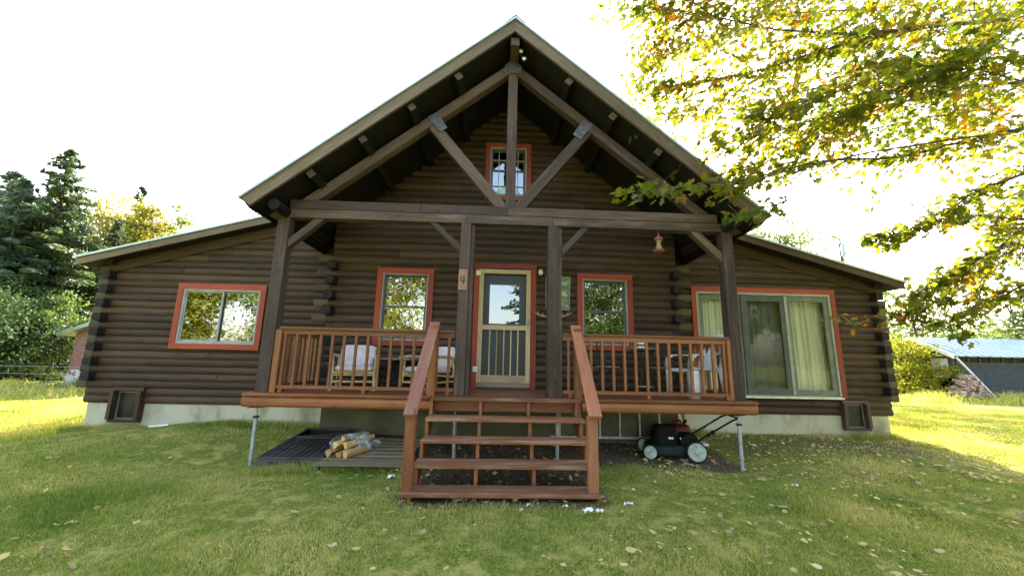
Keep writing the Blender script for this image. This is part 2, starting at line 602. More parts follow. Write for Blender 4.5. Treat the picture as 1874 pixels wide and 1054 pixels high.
# ================================================================== GROUND
def groundmat():
    mt, n, out = new_mat('lawn')
    tc = N(n, 'ShaderNodeTexCoord')
    p = tc.outputs['Object']
    fine = noise(n, p, 38, 6, .7)
    med = noise(n, p, 4.5, 8, .72)
    big = noise(n, p, .5, 3)
    c = mix(n, ramp(n, fine, .35, .68), (.09, .13, .02), (.27, .30, .05))
    c = mix(n, ramp(n, med, .46, .62), c, (.42, .38, .11))
    c = mix(n, ramp(n, big, .55, .75), c, (.15, .19, .045))
    # bare soil and leaf litter under and beside the porch (vertex layer)
    at_ = N(n, 'ShaderNodeAttribute'); at_.attribute_name = 'soil'
    soil = mix(n, ramp(n, fine, .35, .65), (.05, .035, .022), (.2, .15, .09))
    so = N(n, 'ShaderNodeMath', operation='MULTIPLY_ADD'); L(n, med, so.inputs[0]); so.inputs[1].default_value = .8
    a2 = N(n, 'ShaderNodeMath', operation='SUBTRACT'); L(n, at_.outputs['Fac'], a2.inputs[0]); a2.inputs[1].default_value = .4
    L(n, a2.outputs[0], so.inputs[2])
    c = mix(n, ramp(n, so.outputs[0], .3, .6), c, soil)
    b = N(n, 'ShaderNodeBsdfPrincipled')
    L(n, c, b.inputs['Base Color']); b.inputs['Roughness'].default_value = .95
    b.inputs['Specular IOR Level'].default_value = .1
    bp = N(n, 'ShaderNodeBump'); bp.inputs['Strength'].default_value = .9; bp.inputs['Distance'].default_value = .03
    L(n, fine, bp.inputs['Height']); L(n, bp.outputs[0], b.inputs['Normal'])
    L(n, b.outputs[0], out.inputs[0])
    return mt


def soilf(x, y):
    """1 on bare soil / litter, 0 on lawn"""
    def box(x0, x1, y0, y1, s):
        f = lambda t: 1 / (1 + np.exp(-np.clip(t / s, -40, 40)))
        return f(x - x0) * f(x1 - x) * f(y - y0) * f(y1 - y)
    v = np.maximum(box(-2.4, 3.4, -1.45, 9, .1), box(-1.05, 1.1, -2.82, -1, .08))
    v = np.maximum(v, .55 * box(2.9, 7.6, -1.1, 1.0, .3))
    v = np.maximum(v, .5 * box(1.2, 5, -2.0, -.5, .35))
    v = np.maximum(v, .45 * box(-2.3, -.9, -2.2, -1, .25))
    return v


gx = np.sinh(np.linspace(-5.6, 5.6, 211)) / math.sinh(5.6) * 420
gy = np.sinh(np.linspace(-5.6, 5.6, 211)) / math.sinh(5.6) * 420 - 1.5
# densify near the house
gx = np.unique(np.concatenate([gx, np.arange(-10, 10.01, .16)])); gy = np.unique(np.concatenate([gy, np.arange(-7, 5.01, .16)]))
GX, GY = np.meshgrid(gx, gy)
GZ = H(GX.ravel(), GY.ravel())
nx_, ny_ = len(gx), len(gy)
idx = np.arange(nx_ * ny_).reshape(ny_, nx_)
GF = np.stack([idx[:-1, :-1].ravel(), idx[:-1, 1:].ravel(), idx[1:, 1:].ravel(), idx[1:, :-1].ravel()], 1)
ground = npmesh('ground', np.stack([GX.ravel(), GY.ravel(), GZ], 1), GF, groundmat(), smooth=True, kind='structure')
al = ground.data.attributes.new('soil', 'FLOAT', 'POINT')
al.data.foreach_set('value', soilf(GX.ravel(), GY.ravel()).astype(np.float32))

# ================================================================== HOUSE
XC = .067
HH = .1308                      # log course height
WY = .627                       # wing front wall plane
house = thing('log_house', 'dark brown stained log house with steep front gable and two low side wings', 'house', (XC, 0, -.9))
DEPTH = 8.0
SL, APT, APB = .83, 5.555, 5.355        # main roof slope, apex top, apex underside
WSL, WT, WXE = .278, 2.153, 7.76       # wing slope, top height at eave, eave half width


def main_u(x): return APB - SL * abs(x - XC)
def wing_u(x): return WT - .13 + WSL * (WXE - abs(x - XC))


def log_wall(b, p0, d, nrm, length, z0, ztop, holes=(), bulge=.03, minz=None):
    bulge *= 1.05
    prof = [(t, bulge * (1 - abs(2 * t - 1) ** 2.2)) for t in (0, .04, .12, .28, .5, .72, .88, .96, 1)]
    k = 0
    ss = np.arange(0, length + .001, .04)
    ztops = np.array([ztop(t) for t in ss])
    while True:
        za = z0 + k * HH
        k += 1
        if za > ztops.max(): break
        ok = ztops > za + HH * .35
        segs = []
        st = None
        for i, o_ in enumerate(ok):
            if o_ and st is None: st = ss[i]
            if (not o_ or i == len(ok) - 1) and st is not None:
                segs.append((st, ss[i])); st = None
        for (a, e) in segs:
            if e - a < .05: continue
            cuts = [a, e]
            t = a + random.uniform(.6, 4.5)
            while t < e - .5:
                cuts.append(t + .0); t += random.uniform(2.2, 4.6)
            hs = [h for h in holes if h[2] < za + HH - 1e-4 and h[3] > za + 1e-4]
            for h in hs:
                cuts += [c for c in (h[0], h[1]) if a < c < e]
            cuts = sorted(set(cuts))
            for s0, s1 in zip(cuts, cuts[1:]):
                mid = (s0 + s1) / 2
                parts = [(za, za + HH)]
                for h in hs:
                    if h[0] < mid < h[1]:
                        np_ = []
                        for lo, hi in parts:
                            if h[2] > lo: np_.append((lo, min(hi, h[2])))
                            if h[3] < hi: np_.append((max(lo, h[3]), hi))
                        parts = np_
                for lo, hi in parts:
                    if hi - lo < .004: continue
                    pr = [(za + t * HH, q) for t, q in prof]
                    def at_z(z):
                        return float(np.interp(z, [p[0] for p in pr], [p[1] for p in pr]))
                    pp = [(lo, at_z(lo))] + [p for p in pr if lo + 1e-4 < p[0] < hi - 1e-4] + [(hi, at_z(hi))]
                    jit = random.uniform(-.003, .003)
                    g = .0015
                    V, F, UV = [], [], []
                    for s_ in (s0 + g, s1 - g):
                        for z, q in pp:
                            V.append((p0[0] + d[0] * s_ + nrm[0] * (q + jit), p0[1] + d[1] * s_ + nrm[1] * (q + jit), z))
                    m_ = len(pp)
                    for i in range(m_ - 1):
                        F.append((i, i + m_, i + m_ + 1, i + 1))
                        UV.append([(s0, pp[i][0]), (s1, pp[i][0]), (s1, pp[i + 1][0]), (s0, pp[i + 1][0])])
                    b.add(V, F, UV, True)


# window / door holes: (x0,x1,z0,z1) outer edge of the trim
W_L = (-2.20, -1.212, .688, 2.047)
W_R = (1.326, 2.325, .688, 2.047)
W_G = (-.378, .473, 3.39, 4.53)
DOOR = (-.502, .597, 0.0, 2.18)
W_W = (-6.032, -4.427, .5675, 1.777)
SLD = (3.708, 6.618, -.102, 2.002)
BW_L = (-6.83, -6.30, -.72, -.125)
BW_R = (6.49, 7.0, -.67, -.12)


def hole(w_, x0, ins=.03): return (w_[0] + ins - x0, w_[1] - ins - x0, w_[2] + ins, w_[3] - ins)


MX = 3.08                                           # half width of the main front wall
XL, XR = XC - MX, XC + MX
b = MB()
log_wall(b, (XL, 0), (1, 0), (0, -1), 2 * MX, -.2384, lambda s: main_u(XL + s) + .03,
         [hole(h, XL) for h in (W_L, W_R, W_G)] + [(DOOR[0] + .03 - XL, DOOR[1] - .03 - XL, -1, DOOR[3] - .03)])
for sgn, x in ((-1, XL), (1, XR)):
    log_wall(b, (x, 0), (0, 1), (sgn, 0), WY + .05, -.2384, lambda s: 2.85)
b.build('front_wall', M['log'], house)
WX = 7.39
for sgn in (-1, 1):
    b = MB()
    if sgn < 0:
        x0, x1 = XC - WX - .02, XL
        hs = [hole(W_W, x0), hole(BW_L, x0, .02)]
    else:
        x0, x1 = XR, XC + WX + .05
        hs = [hole(SLD, x0), hole(BW_R, x0, .02)]
    log_wall(b, (x0, WY), (1, 0), (0, -1), x1 - x0, -.403, lambda s: wing_u(x0 + s) + .04, hs, bulge=.03)
    xo = x0 if sgn < 0 else x1
    log_wall(b, (xo, WY), (0, 1), (sgn, 0), DEPTH, -.403, lambda s: wing_u(xo) + .05)
    b.build('wing_wall', M['log'], house)
one('back_wall', M['log'], house, lambda b: (b.box(XC - WX, XC + WX, WY + DEPTH, WY + DEPTH + .1, -.9, 2.1), b.prism([(XC - 7.3, 2.1), (XC + 7.3, 2.1), (XC + 2.3, 3.55), (XC, 5.35), (XC - 2.3, 3.55)], WY + DEPTH, WY + DEPTH + .1)))
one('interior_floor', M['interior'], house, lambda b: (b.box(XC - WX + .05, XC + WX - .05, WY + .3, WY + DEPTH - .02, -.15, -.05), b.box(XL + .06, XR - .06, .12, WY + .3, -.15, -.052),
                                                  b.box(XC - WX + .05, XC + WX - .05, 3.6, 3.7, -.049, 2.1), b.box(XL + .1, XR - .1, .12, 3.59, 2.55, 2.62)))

# corner logs: crossing ends
def corner(x, y, sgn, z0, z1, first, name, tipx, tipy, phase=0, low=True):
    """ends of the front logs stick out sideways, ends of the side logs stick out to the front"""
    k = 0
    z = z0
    while z < z1 - .02:
        if k % 2 == phase:
            # front wall log end, sticking out sideways (rounded front)
            xa, xb = x + sgn * .0, x + sgn * (tipx + random.uniform(-.012, .012))
            pr = [(y + .12, z + .012), (y - .012, z + .006), (y - .03, z + .03), (y - .036, z + HH * .5), (y - .03, z + HH - .03), (y - .012, z + HH - .006), (y + .12, z + HH - .012)]
            pr = [(p[0], z + HH * .5 + (p[1] - z - HH * .5) * 1.12) for p in pr]
            one('log_tip', M['log_tip'], house, lambda b: b.prism(pr, min(xa, xb), max(xa, xb), 'x'), bevel=.006)
        else:
            ya, yb = y + .03, y - tipy - random.uniform(-.012, .012)
            xm = x - sgn * .05
            pr = [(xm - .062, z + .0), (xm + .062, z + .0), (xm + .076, z + .028), (xm + .078, z + HH * .5), (xm + .074, z + HH - .026), (xm + .055, z + HH + .004), (xm - .055, z + HH + .004), (xm - .074, z + HH - .026), (xm - .078, z + HH * .5), (xm - .076, z + .028)]
            pr = [(p[0], z + HH * .5 + (p[1] - z - HH * .5) * 1.1) for p in pr]
            one('log_end', M['log_end'], house, lambda b: b.prism(pr, yb, ya, 'y'), bevel=.008)
        z += HH
        k += 1


corner(XC - WX - .02, WY, -1, -.403 + 2 * HH, 2.2, 0, 'corner_logs', .17, .16)
corner(XC + WX + .05, WY, 1, -.403 + 2 * HH, 2.2, 0, 'corner_logs', .17, .16)
corner(XL, 0, -1, -.50 + 12 * HH, 2.18, 0, 'corner_logs', .25, .2)
corner(XR, 0, 1, -.50 + 12 * HH, 2.18, 0, 'corner_logs', .25, .2)
corner(XL, 0, -1, -.50 + 4 * HH, -.50 + 12 * HH, 0, 'corner_logs', .06, .03)
corner(XR, 0, 1, -.50 + 4 * HH, -.50 + 12 * HH, 0, 'corner_logs', .06, .03)

# rake trim boards and frieze on the wing walls
def rake(sgn):
    b = MB()
    xa = XC + sgn * (WX + .04); xb = XC + sgn * MX
    b.prism([(xa, wing_u(xa) - .19), (xb, wing_u(xb) - .19), (xb, wing_u(xb) + .03), (xa, wing_u(xa) + .03)], WY - .055, WY + .01)
    return b.build('rake_trim', M['log'], house)
rake(-1); rake(1)

# foundation
for p_ in ([(XC - WX + .03, WY + .02), (XL + .03, WY + .02), (XL + .03, WY + .25), (XC - WX + .25, WY + .25), (XC - WX + .25, WY + DEPTH), (XC - WX + .03, WY + DEPTH)],
           [(XR - .03, WY + .02), (XC + WX - .01, WY + .02), (XC + WX - .01, WY + DEPTH), (XC + WX - .23, WY + DEPTH), (XC + WX - .23, WY + .25), (XR - .03, WY + .25)]):
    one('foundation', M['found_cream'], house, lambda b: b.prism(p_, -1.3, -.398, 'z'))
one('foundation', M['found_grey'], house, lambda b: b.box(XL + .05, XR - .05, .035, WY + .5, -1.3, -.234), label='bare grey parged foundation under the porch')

# roofs
def main_roof():
    def slab(b, off0, off1, half0, half1, y0, y1):
        ta = lambda o: APT + o
        pts = [(XC - half1, ta(off1) - SL * half1), (XC, ta(off1)), (XC + half1, ta(off1) - SL * half1),
               (XC + half0, ta(off0) - SL * half0), (XC, ta(off0)), (XC - half0, ta(off0) - SL * half0)]
        # split left / right for clean ngons
        b.prism([pts[0], pts[1], pts[4], pts[5]], y0, y1); b.prism([pts[1], pts[2], pts[3], pts[4]], y0, y1)
    b = MB(); slab(b, -.2, -.02, 3.50, 3.60, -1.75, WY + DEPTH + .4)
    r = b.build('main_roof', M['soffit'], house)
    b = MB(); slab(b, -.215, -.022, 3.49, 3.61, -1.79, -1.75)
    b.build('rake_board', M['fascia'], r)
    for s_ in (-1, 1):
        b = MB()
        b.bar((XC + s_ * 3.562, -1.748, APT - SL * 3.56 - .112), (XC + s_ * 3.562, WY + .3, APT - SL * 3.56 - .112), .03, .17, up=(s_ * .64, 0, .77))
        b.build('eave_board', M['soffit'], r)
    b = MB(); slab(b, -.018, .022, 3.63, 3.65, -1.82, WY + DEPTH + .42)
    for s_ in (-1, 1):
        y = -1.6
        while y < WY + DEPTH:
            b.bar((XC + s_ * .02, y, APT + .03), (XC + s_ * 3.62, y, APT + .03 - SL * 3.6), .02, .03)
            y += .3
    # ridge cap
    b.prism([(XC - .16, APT - .105), (XC, APT + .045), (XC + .16, APT - .105), (XC, APT + .03)], -1.83, WY + DEPTH + .43)
    b.build('metal_sheet', M['roofmetal'], r)
    return r
roof = main_roof()
for sgn in (-1, 1):
    def P2(hx, o): return (XC + sgn * hx, WT + o + WSL * (WXE - hx))
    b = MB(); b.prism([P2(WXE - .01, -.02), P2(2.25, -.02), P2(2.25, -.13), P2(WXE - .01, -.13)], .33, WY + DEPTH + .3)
    wr = b.build('wing_roof', M['soffit'], house)
    b = MB(); b.prism([P2(WXE, -.022), P2(2.25, -.022), P2(2.25, -.145), P2(WXE, -.145)], .30, .33)
    b.build('rake_board', M['fascia'] if sgn < 0 else M['log'], wr)
    b = MB(); b.prism([P2(WXE + .04, -.018), P2(2.2, -.018), P2(2.2, .02), P2(WXE + .04, .02)], .27, WY + DEPTH + .32)
    b.build('metal_sheet', M['roofmetal'], wr)


# windows -------------------------------------------------------------
def trimf(b, w_, t, y, th=.03, bottom=True, sides=True):
    x0, x1, z0, z1 = w_
    b.box(x0, x1, y - th, y, z1 - t, z1)
    zb = z0 + t if bottom else z0
    b.box(x0, x0 + t, y - th, y, zb, z1 - t - .001)
    b.box(x1 - t, x1, y - th, y, zb, z1 - t - .001)
    if bottom: b.box(x0, x1, y - th, y, z0, z0 + t)


def frame(b, x0, x1, z0, z1, y0, y1, t):
    b.box(x0, x1, y0, y1, z1 - t, z1); b.box(x0, x1, y0, y1, z0, z0 + t)
    b.box(x0, x0 + t, y0, y1, z0 + t, z1 - t); b.box(x1 - t, x1, y0, y1, z0 + t, z1 - t)


def dh_window(w_, Y, name, t=.098, fm='vinyl', grid=None, valance=True, glass='glass', midz=None, label=None):
    x0, x1, z0, z1 = w_
    tr = MB(); trimf(tr, w_, t, Y - .034)
    a0, a1, c0, c1 = x0 + t, x1 - t, z0 + t, z1 - t
    f = MB(); frame(f, a0 - .005, a1 + .005, c0 - .005, c1 + .005, Y - .045, Y + .1, .025)
    win = f.build(name, M[fm], house, label=label)
    tr.build('window_trim', M['red_trim'], win, bevel=.003)
    midz = midz or (c0 + c1) / 2
    for k, (lo, hi, dy) in enumerate(((c0 + .02, midz + .018, .0), (midz - .018, c1 - .02, .035))):
        s = MB(); frame(s, a0 + .02, a1 - .02, lo, hi, Y - .005 + dy, Y + .03 + dy, .035)
        s.build('sash', M['vinyl_dark'], win, bevel=.002)
        g = MB(); g.box(a0 + .05, a1 - .05, Y + .01 + dy, Y + .016 + dy, lo + .03, hi - .03)
        g.build('glass_pane', M[glass], win)
    if grid:
        g = MB()
        for xx in grid[0]: g.box(xx - .007, xx + .007, Y - .008, Y + .033, c0 + .03, c1 - .03)
        for zz in grid[1]: g.box(a0 + .03, a1 - .03, Y - .0095, Y + .031, zz - .007, zz + .007)
        g.build('muntin', M['vinyl'], win)
    if valance:
        g = MB()
        n_ = 4
        for i in range(1, n_ + 1):
            xx = a0 + (a1 - a0) * i / (n_ + 1)
            g.box(xx - .005, xx + .005, Y + .03, Y + .041, c1 - .2, c1 - .05)
        g.build('muntin', M['vinyl'], win)
    return win


wl = dh_window(W_L, 0, 'window', label='left porch window reflecting bright yellow trees')
wr_ = dh_window(W_R, 0, 'window', glass='glass', label='right porch window reflecting dark trees')
wg = dh_window(W_G, 0, 'window', t=.085, grid=((-.13, .03 + .2), (4.2, 3.68)), valance=False, glass='glass_dim', midz=3.99, label='small gable window behind the king post')
one('painted_sky_patch', M['sky_patch'], wg, lambda b: b.prism([(.047 + .25 * math.cos(a), 3.50 + .17 * math.sin(a)) for a in np.linspace(0, PI, 15)], .001, .006))  # flat pale patch painted in for bright sky in the pane

# wing window: two-pane slider
x0, x1, z0, z1 = W_W
f = MB(); frame(f, x0 + .09, x1 - .09, z0 + .09, z1 - .09, WY - .05, WY + .08, .045)
ww = f.build('window', M['vinyl'], house, bevel=.003, label='wide two-pane wing window reflecting yellow trees')
one('window_trim', M['red_trim'], ww, lambda b: trimf(b, W_W, .1, WY - .034), bevel=.003)
xm = (x0 + x1) / 2
for k, (a, e) in enumerate(((x0 + .13, xm + .02), (xm - .02, x1 - .13))):
    one('sash', M['vinyl'], ww, lambda b: frame(b, a, e, z0 + .13, z1 - .13, WY - .03 + k * .03, WY - .002 + k * .03, .032), bevel=.002)
    one('glass_pane', M['glass'], ww, lambda b: b.box(a + .025, e - .025, WY - .018 + k * .03, WY - .012 + k * .03, z0 + .155, z1 - .155))

# sliding door, three panels
x0, x1, z0, z1 = SLD
f = MB(); frame(f, x0 + .09, x1 - .09, z0 + .0, z1 - .09, WY - .055, WY + .12, .05)
sd_ = f.build('sliding_door', M['vinyl'], house, bevel=.003, label='three-panel sliding glass door with cream curtains')
def strim(b):
    b.box(x0, x1, WY - .066, WY - .034, z1 - .095, z1); b.box(x0, x0 + .095, WY - .066, WY - .034, z0 + .01, z1 - .096); b.box(x1 - .095, x1, WY - .066, WY - .034, z0 + .01, z1 - .096)
one('door_trim', M['red_trim'], sd_, strim, bevel=.003)
one('door_sill', M['alu'], sd_, lambda b: b.box(x0 + .1, x1 - .1, WY - .11, WY - .056, z0 - .005, z0 + .03), bevel=.003)
pe = [(3.845, 4.72, 'sage', .02, .1), (4.70, 5.60, 'vinyl_dark', -.01, .12), (5.60, 6.48, 'sage', .0, .1)]
for a, e, mt, dy, ft in pe:
    p = one('door_panel', M[mt], sd_, lambda b: frame(b, a, e, z0 + .055, z1 - .145, WY - .035 + dy, WY + .005 + dy, ft), bevel=.004)
    one('glass_pane', M['glass_mid' if mt == 'vinyl_dark' else 'glass_clear'], p, lambda b: b.box(a + ft - .01, e - ft + .01, WY - .018 + dy, WY - .012 + dy, z0 + .055 + ft - .01, z1 - .145 - ft + .01))
one('jamb_post', M['vinyl'], sd_, lambda b: b.box(5.575, 5.625, WY - .052, WY - .036, z0 + .06, z1 - .15))
b = MB()
V, F = [], []
n_ = 260
for i in range(n_):
    xx = x0 + .12 + (x1 - x0 - .24) * i / (n_ - 1)
    yy = WY + .16 + .028 * math.sin(i * .52 + math.sin(i * .11) * 2) + .012 * math.sin(i * 1.3)
    V += [(xx, yy, z0 + .04), (xx, yy + .01, z1 - .1)]
for i in range(n_ - 1): F.append((2 * i, 2 * i + 2, 2 * i + 3, 2 * i + 1))
b.add(V, F, None, True)
b.build('curtain', M['curtain'], sd_)

# front door -----------------------------------------------------------
dx0, dx1, dz0, dz1 = -.414, .497, .036, 2.075
df = MB(); df.box(DOOR[0], DOOR[1], -.066, -.034, DOOR[3] - .088, DOOR[3]); df.box(DOOR[0], dx0 - .003, -.066, -.034, -.0, DOOR[3] - .089); df.box(dx1 + .003, DOOR[1], -.066, -.034, 0, DOOR[3] - .089)
sc_ = MB(); frame(sc_, dx0, dx1, dz0, dz1, -.062, -.03, .078); sc_.box(dx0 + .078, dx1 - .078, -.062, -.03, 1.0, 1.085); sc_.box(dx0 + .078, dx1 - .078, -.0615, -.031, dz0 + .078, dz0 + .2)
scr = sc_.build('screen_door', M['pine'], house, bevel=.003, label='bare pine screen door with five balusters')
df.build('door_trim', M['red_trim'], scr, bevel=.003)
for i in range(5):
    xx = dx0 + .09 + (dx1 - dx0 - .18) * (i + 1) / 6
    one('door_baluster', M['pine'], scr, lambda b: b.box(xx - .011, xx + .011, -.058, -.036, dz0 + .2, 1.0))
for zz in (2.0, .33): one('hinge', M['white'], scr, lambda b: b.box(dx0 - .06, dx0 + .02, -.076, -.0665, zz - .045, zz + .045), bevel=.002)
one('door_handle', M['pine'], scr, lambda b: (b.tube([(.46, -.064, 1.2), (.46, -.1, 1.18), (.46, -.1, 1.1), (.46, -.064, 1.08)], .009)), bevel=0)
inn = MB()
gx0, gx1, gz0, gz1 = -.225, .302, 1.115, 1.81
inn.box(-.42, gx0, .02, .06, .03, 2.09); inn.box(gx1, .5, .02, .06, .03, 2.09); inn.box(gx0, gx1, .02, .06, gz1, 2.09); inn.box(gx0, gx1, .02, .06, .03, gz0)
ind = inn.build('inner_door', M['door_blue'], house, label='dark teal inner door behind the screen door')
one('glass_pane', M['glass_door'], ind, lambda b: b.box(gx0, gx1, .03, .036, gz0, gz1))
one('door_sill', M['iron'], ind, lambda b: b.box(dx0, dx1, -.09, .02, .004, .034))
one('door_jamb', M['door_blue'], ind, lambda b: (b.box(-.47, -.42, -.03, .1, 0, 2.12), b.box(.5, .55, -.03, .1, 0, 2.12), b.box(-.47, .55, -.03, .1, 2.09, 2.15)))

# basement windows: leaning wooden frames
for w_, lean, lab in ((BW_L, .10, 'left basement window in a leaning brown frame'), (BW_R, .04, 'right basement window in a weathered wooden frame')):
    x0, x1, z0, z1 = w_
    def fr(b):
        t = .062
        for a, e, c, d_ in ((x0, x1, z1 - t, z1), (x0, x1, z0, z0 + .05)):
            b.box(a, e, WY - .075, WY - .02, c, d_)
        b.box(x0, x0 + t, WY - .09 - lean * .3, WY - .02, z0 + .05, z1 - t); b.box(x1 - t, x1, WY - .09 - lean * .3, WY - .02, z0 + .05, z1 - t)
    bw = one('basement_window', M['timber'] if w_ is BW_R else M['log'], house, fr, bevel=.004, label=lab)
    one('sash', M['sage'], bw, lambda b: frame(b, x0 + .075, x1 - .075, z0 + .05, z1 - .075, WY - .02, WY + .02, .02))
    one('glass_pane', M['glass_base'], bw, lambda b: b.box(x0 + .09, x1 - .09, WY - .004, WY + .0, z0 + .065, z1 - .09))
    one('dark_basement_sheet', M['ink'], bw, lambda b: b.box(x0 + .02, x1 - .02, WY + .012, WY + .019, z0 + .02, z1 - .02))  # near-black sheet standing in for the unlit basement behind the pane

# ================================================================== PORCH
PY = -1.35
porch = thing('porch', 'raised front porch with grey-brown timber truss and red stained railings', 'porch', (XC, -.7, -.9))
def deck(b):
    y = -1.465
    while y < -.06:
        b.box(XC - 3.44, XC + 3.44, y, min(y + .138, -.045), -.038 + random.uniform(-.001, .001), 0)
        y += .143
one('deck_boards', M['deck'], porch, deck, bevel=.004)
def fasc(b):
    pr = [(-1.38, -.04), (-1.425, -.044), (-1.448, -.07), (-1.455, -.11), (-1.448, -.15), (-1.425, -.178), (-1.38, -.184)]
    b.prism(pr, XC - 3.44, XC - .98, 'x'); b.prism(pr, XC + 1.02, XC + 3.44, 'x')
    b.box(XC - .98, XC + 1.02, -1.42, -1.38, -.19, -.04)
    for s_ in (-1, 1): b.box(XC + s_ * 3.42 - .02, XC + s_ * 3.42 + .02, -1.38, -.06, -.18, -.04)
one('rim_log', M['deck'], porch, fasc, bevel=.004)
def joists(b):
    for i in range(15):
        x = XC - 3.2 + i * 6.4 / 14
        b.box(x - .02, x + .02, -1.375, -.04, -.18, -.042)
one('joist', M['soffit'], porch, joists)
PX = [(-3.28, -3.115), (-.65, -.503), (.634, .782), (3.25, 3.415)]
for i, (a, e) in enumerate(PX):
    one('post', M['timber'], porch, lambda b: b.box(a, e, PY, PY + (.16 if i in (0, 3) else .2), 0.001, 2.45), bevel=.006)
# split look of the middle posts: a second board set back
for a, e in ((-.503, -.45), (.782, .84)):
    one('post', M['timber'], porch, lambda b: b.box(a + .003, e, PY + .05, PY + .2, 0.001, 2.45), bevel=.004)
def beam(x0, x1, z0, z1, yy=PY, d=.16):
    one('beam', M['timber'], porch, lambda b: b.box(x0, x1, yy, yy + d, z0, z1), bevel=.005)
beam(-3.40, -.581, 2.452, 2.583); beam(-.577, .70, 2.452, 2.585); beam(.704, 3.62, 2.452, 2.583)
beam(-3.136, -1.252, 2.588, 2.722, PY - .004); beam(-1.248, .026, 2.588, 2.722, PY - .004); beam(.03, 3.2, 2.588, 2.722, PY - .004)
def brace(pts, y0=PY + .02, y1=PY + .13, name='brace'):
    one(name, M['timber'], porch, lambda b: b.prism(pts, y0, y1), bevel=.004)
brace([(-3.113, 2.0), (-3.113, 2.13), (-2.77, 2.45), (-2.63, 2.45)])
brace([(-.652, 2.0), (-.652, 2.13), (-1.0, 2.45), (-1.11, 2.45)])
brace([(.842, 2.0), (.842, 2.13), (1.13, 2.45), (1.25, 2.45)])
brace([(3.248, 1.98), (3.248, 2.13), (2.92, 2.45), (2.77, 2.45)])
# rafters
RX, RZ, RS, RT = .055, 5.19, .815, .185
for s_ in (-1, 1):
    xe = (RZ - 2.724) / RS
    xi = (RZ - RT - 2.724) / RS
    brace([(RX, RZ), (RX + s_ * xe, 2.725), (RX + s_ * xi, 2.725), (RX, RZ - RT)], PY, PY + .14, 'rafter')
brace([(-.012, 2.724), (.138, 2.724), (.138, RZ - RT - .07), (.06, RZ - RT - .01), (-.012, RZ - RT - .06)], PY + .012, PY + .13, 'king_post')
brace([(-.014, 2.724), (-.014, 2.79), (-1.10, RZ - RS * 1.155 - RT + .02), (-1.225, RZ - RS * 1.28 - RT + .02), (-.16, 2.724)], PY + .012, PY + .12, 'strut')
brace([(.140, 2.724), (.140, 2.79), (1.19, RZ - RS * 1.135 - RT + .02), (1.315, RZ - RS * 1.26 - RT + .02), (.29, 2.724)], PY + .012, PY + .12, 'strut')
def plate(pts, yy):
    tp = one('truss_plate', M['zinc_plate'], porch, lambda b: b.prism(pts, yy - .006, yy))
    for i_, j_, t in ((0, 2, .2), (0, 2, .5), (0, 2, .8), (1, 3 if len(pts) == 4 else 5, .22), (1, 3 if len(pts) == 4 else 5, .78)):
        px_, pz_ = pts[i_][0] * (1 - t) + pts[j_][0] * t, pts[i_][1] * (1 - t) + pts[j_][1] * t
        one('bolt', M['ink'], tp, lambda b: b.lathe((px_, yy - .006, pz_), [(.001, -.006), (.010, -.005), (.011, 0)], 8, 'y'))
plate([(-.075, 4.98), (.19, 4.98), (.19, 5.11), (.09, 5.19), (.02, 5.19), (-.075, 5.11)], PY - .002)
plate([(-1.235, 4.15), (-1.09, 4.22), (-.93, 3.97), (-1.045, 3.90)], PY - .003)
plate([(1.33, 4.13), (1.17, 4.2), (1.01, 3.95), (1.125, 3.87)], PY - .003)
# purlins and ridge beam
for s_ in (-1, 1):
    for k, px in enumerate((.82, 1.47, 2.12, 2.78)):
        zc = APB - SL * px - .085
        one('purlin', M['log'], porch, lambda b: b.bar((XC + s_ * px, -1.7, zc), (XC + s_ * px, -.035, zc), .1, .1, up=(s_ * .64, 0, .77)), bevel=.004)
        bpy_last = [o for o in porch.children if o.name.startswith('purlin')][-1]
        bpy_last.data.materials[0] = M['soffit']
        one('purlin_end', M['timber'], bpy_last, lambda b: b.bar((XC + s_ * px, -1.716, zc), (XC + s_ * px, -1.701, zc), .1, .1, up=(s_ * .64, 0, .77)), bevel=.002)
    zc = APB - SL * 3.28 - .11
    one('purlin', M['soffit'], porch, lambda b: b.tube([(XC + s_ * 3.25, -1.66, zc), (XC + s_ * 3.25, -.04, zc)], .08, 14))
one('ridge_beam', M['timber'], porch, lambda b: b.box(XC - .06, XC + .07, -1.71, -.035, APB - .19, APB - .06), bevel=.004)

# railings
def railing(p0, p1, n_bal, label=None):
    p0, p1 = Vector(p0), Vector(p1)
    d = (p1 - p0).normalized()
    tr = MB(); tr.bar(p0 + Vector((0, 0, .86)), p1 + Vector((0, 0, .86)), .085, .038)
    r = tr.build('railing', M['deck'], porch, bevel=.004, label=label)
    one('top_rail', M['deck'], r, lambda b: b.bar(p0 + Vector((0, 0, .808)), p1 + Vector((0, 0, .808)), .036, .064), bevel=.002)
    one('bottom_rail', M['deck'], r, lambda b: (b.bar(p0 + Vector((0, 0, .073)), p1 + Vector((0, 0, .073)), .05, .045),
        [b.bar(p0 + (p1 - p0) * t + Vector((0, 0, .003)), p0 + (p1 - p0) * t + Vector((0, 0, .05)), .05, .07) for t in (.04, .5, .97)]), bevel=.002)
    bal = MB(); q = p0; bal.box(q.x - .018, q.x + .018, q.y - .018, q.y + .018, .096, .776)
    L0 = (p1 - p0).length
    proto = None
    for i in range(n_bal):
        t = (i + .5) / n_bal
        q = p0 + (p1 - p0) * t
        if proto is None:
            bb = MB(); bb.box(q.x - .018, q.x + .018, q.y - .018, q.y + .018, .096, .776)
            proto = bb.build('baluster', M['deck'], r, bevel=.002); q0 = q
        else:
            c = proto.copy(); COL.objects.link(c); c.parent = r
            c.location = q - q0 + Vector((random.uniform(-.003, .003), 0, 0))
    return r
railing((-3.06, PY + .045, 0), (-.66, PY + .045, 0), 15, 'front railing left of the steps')
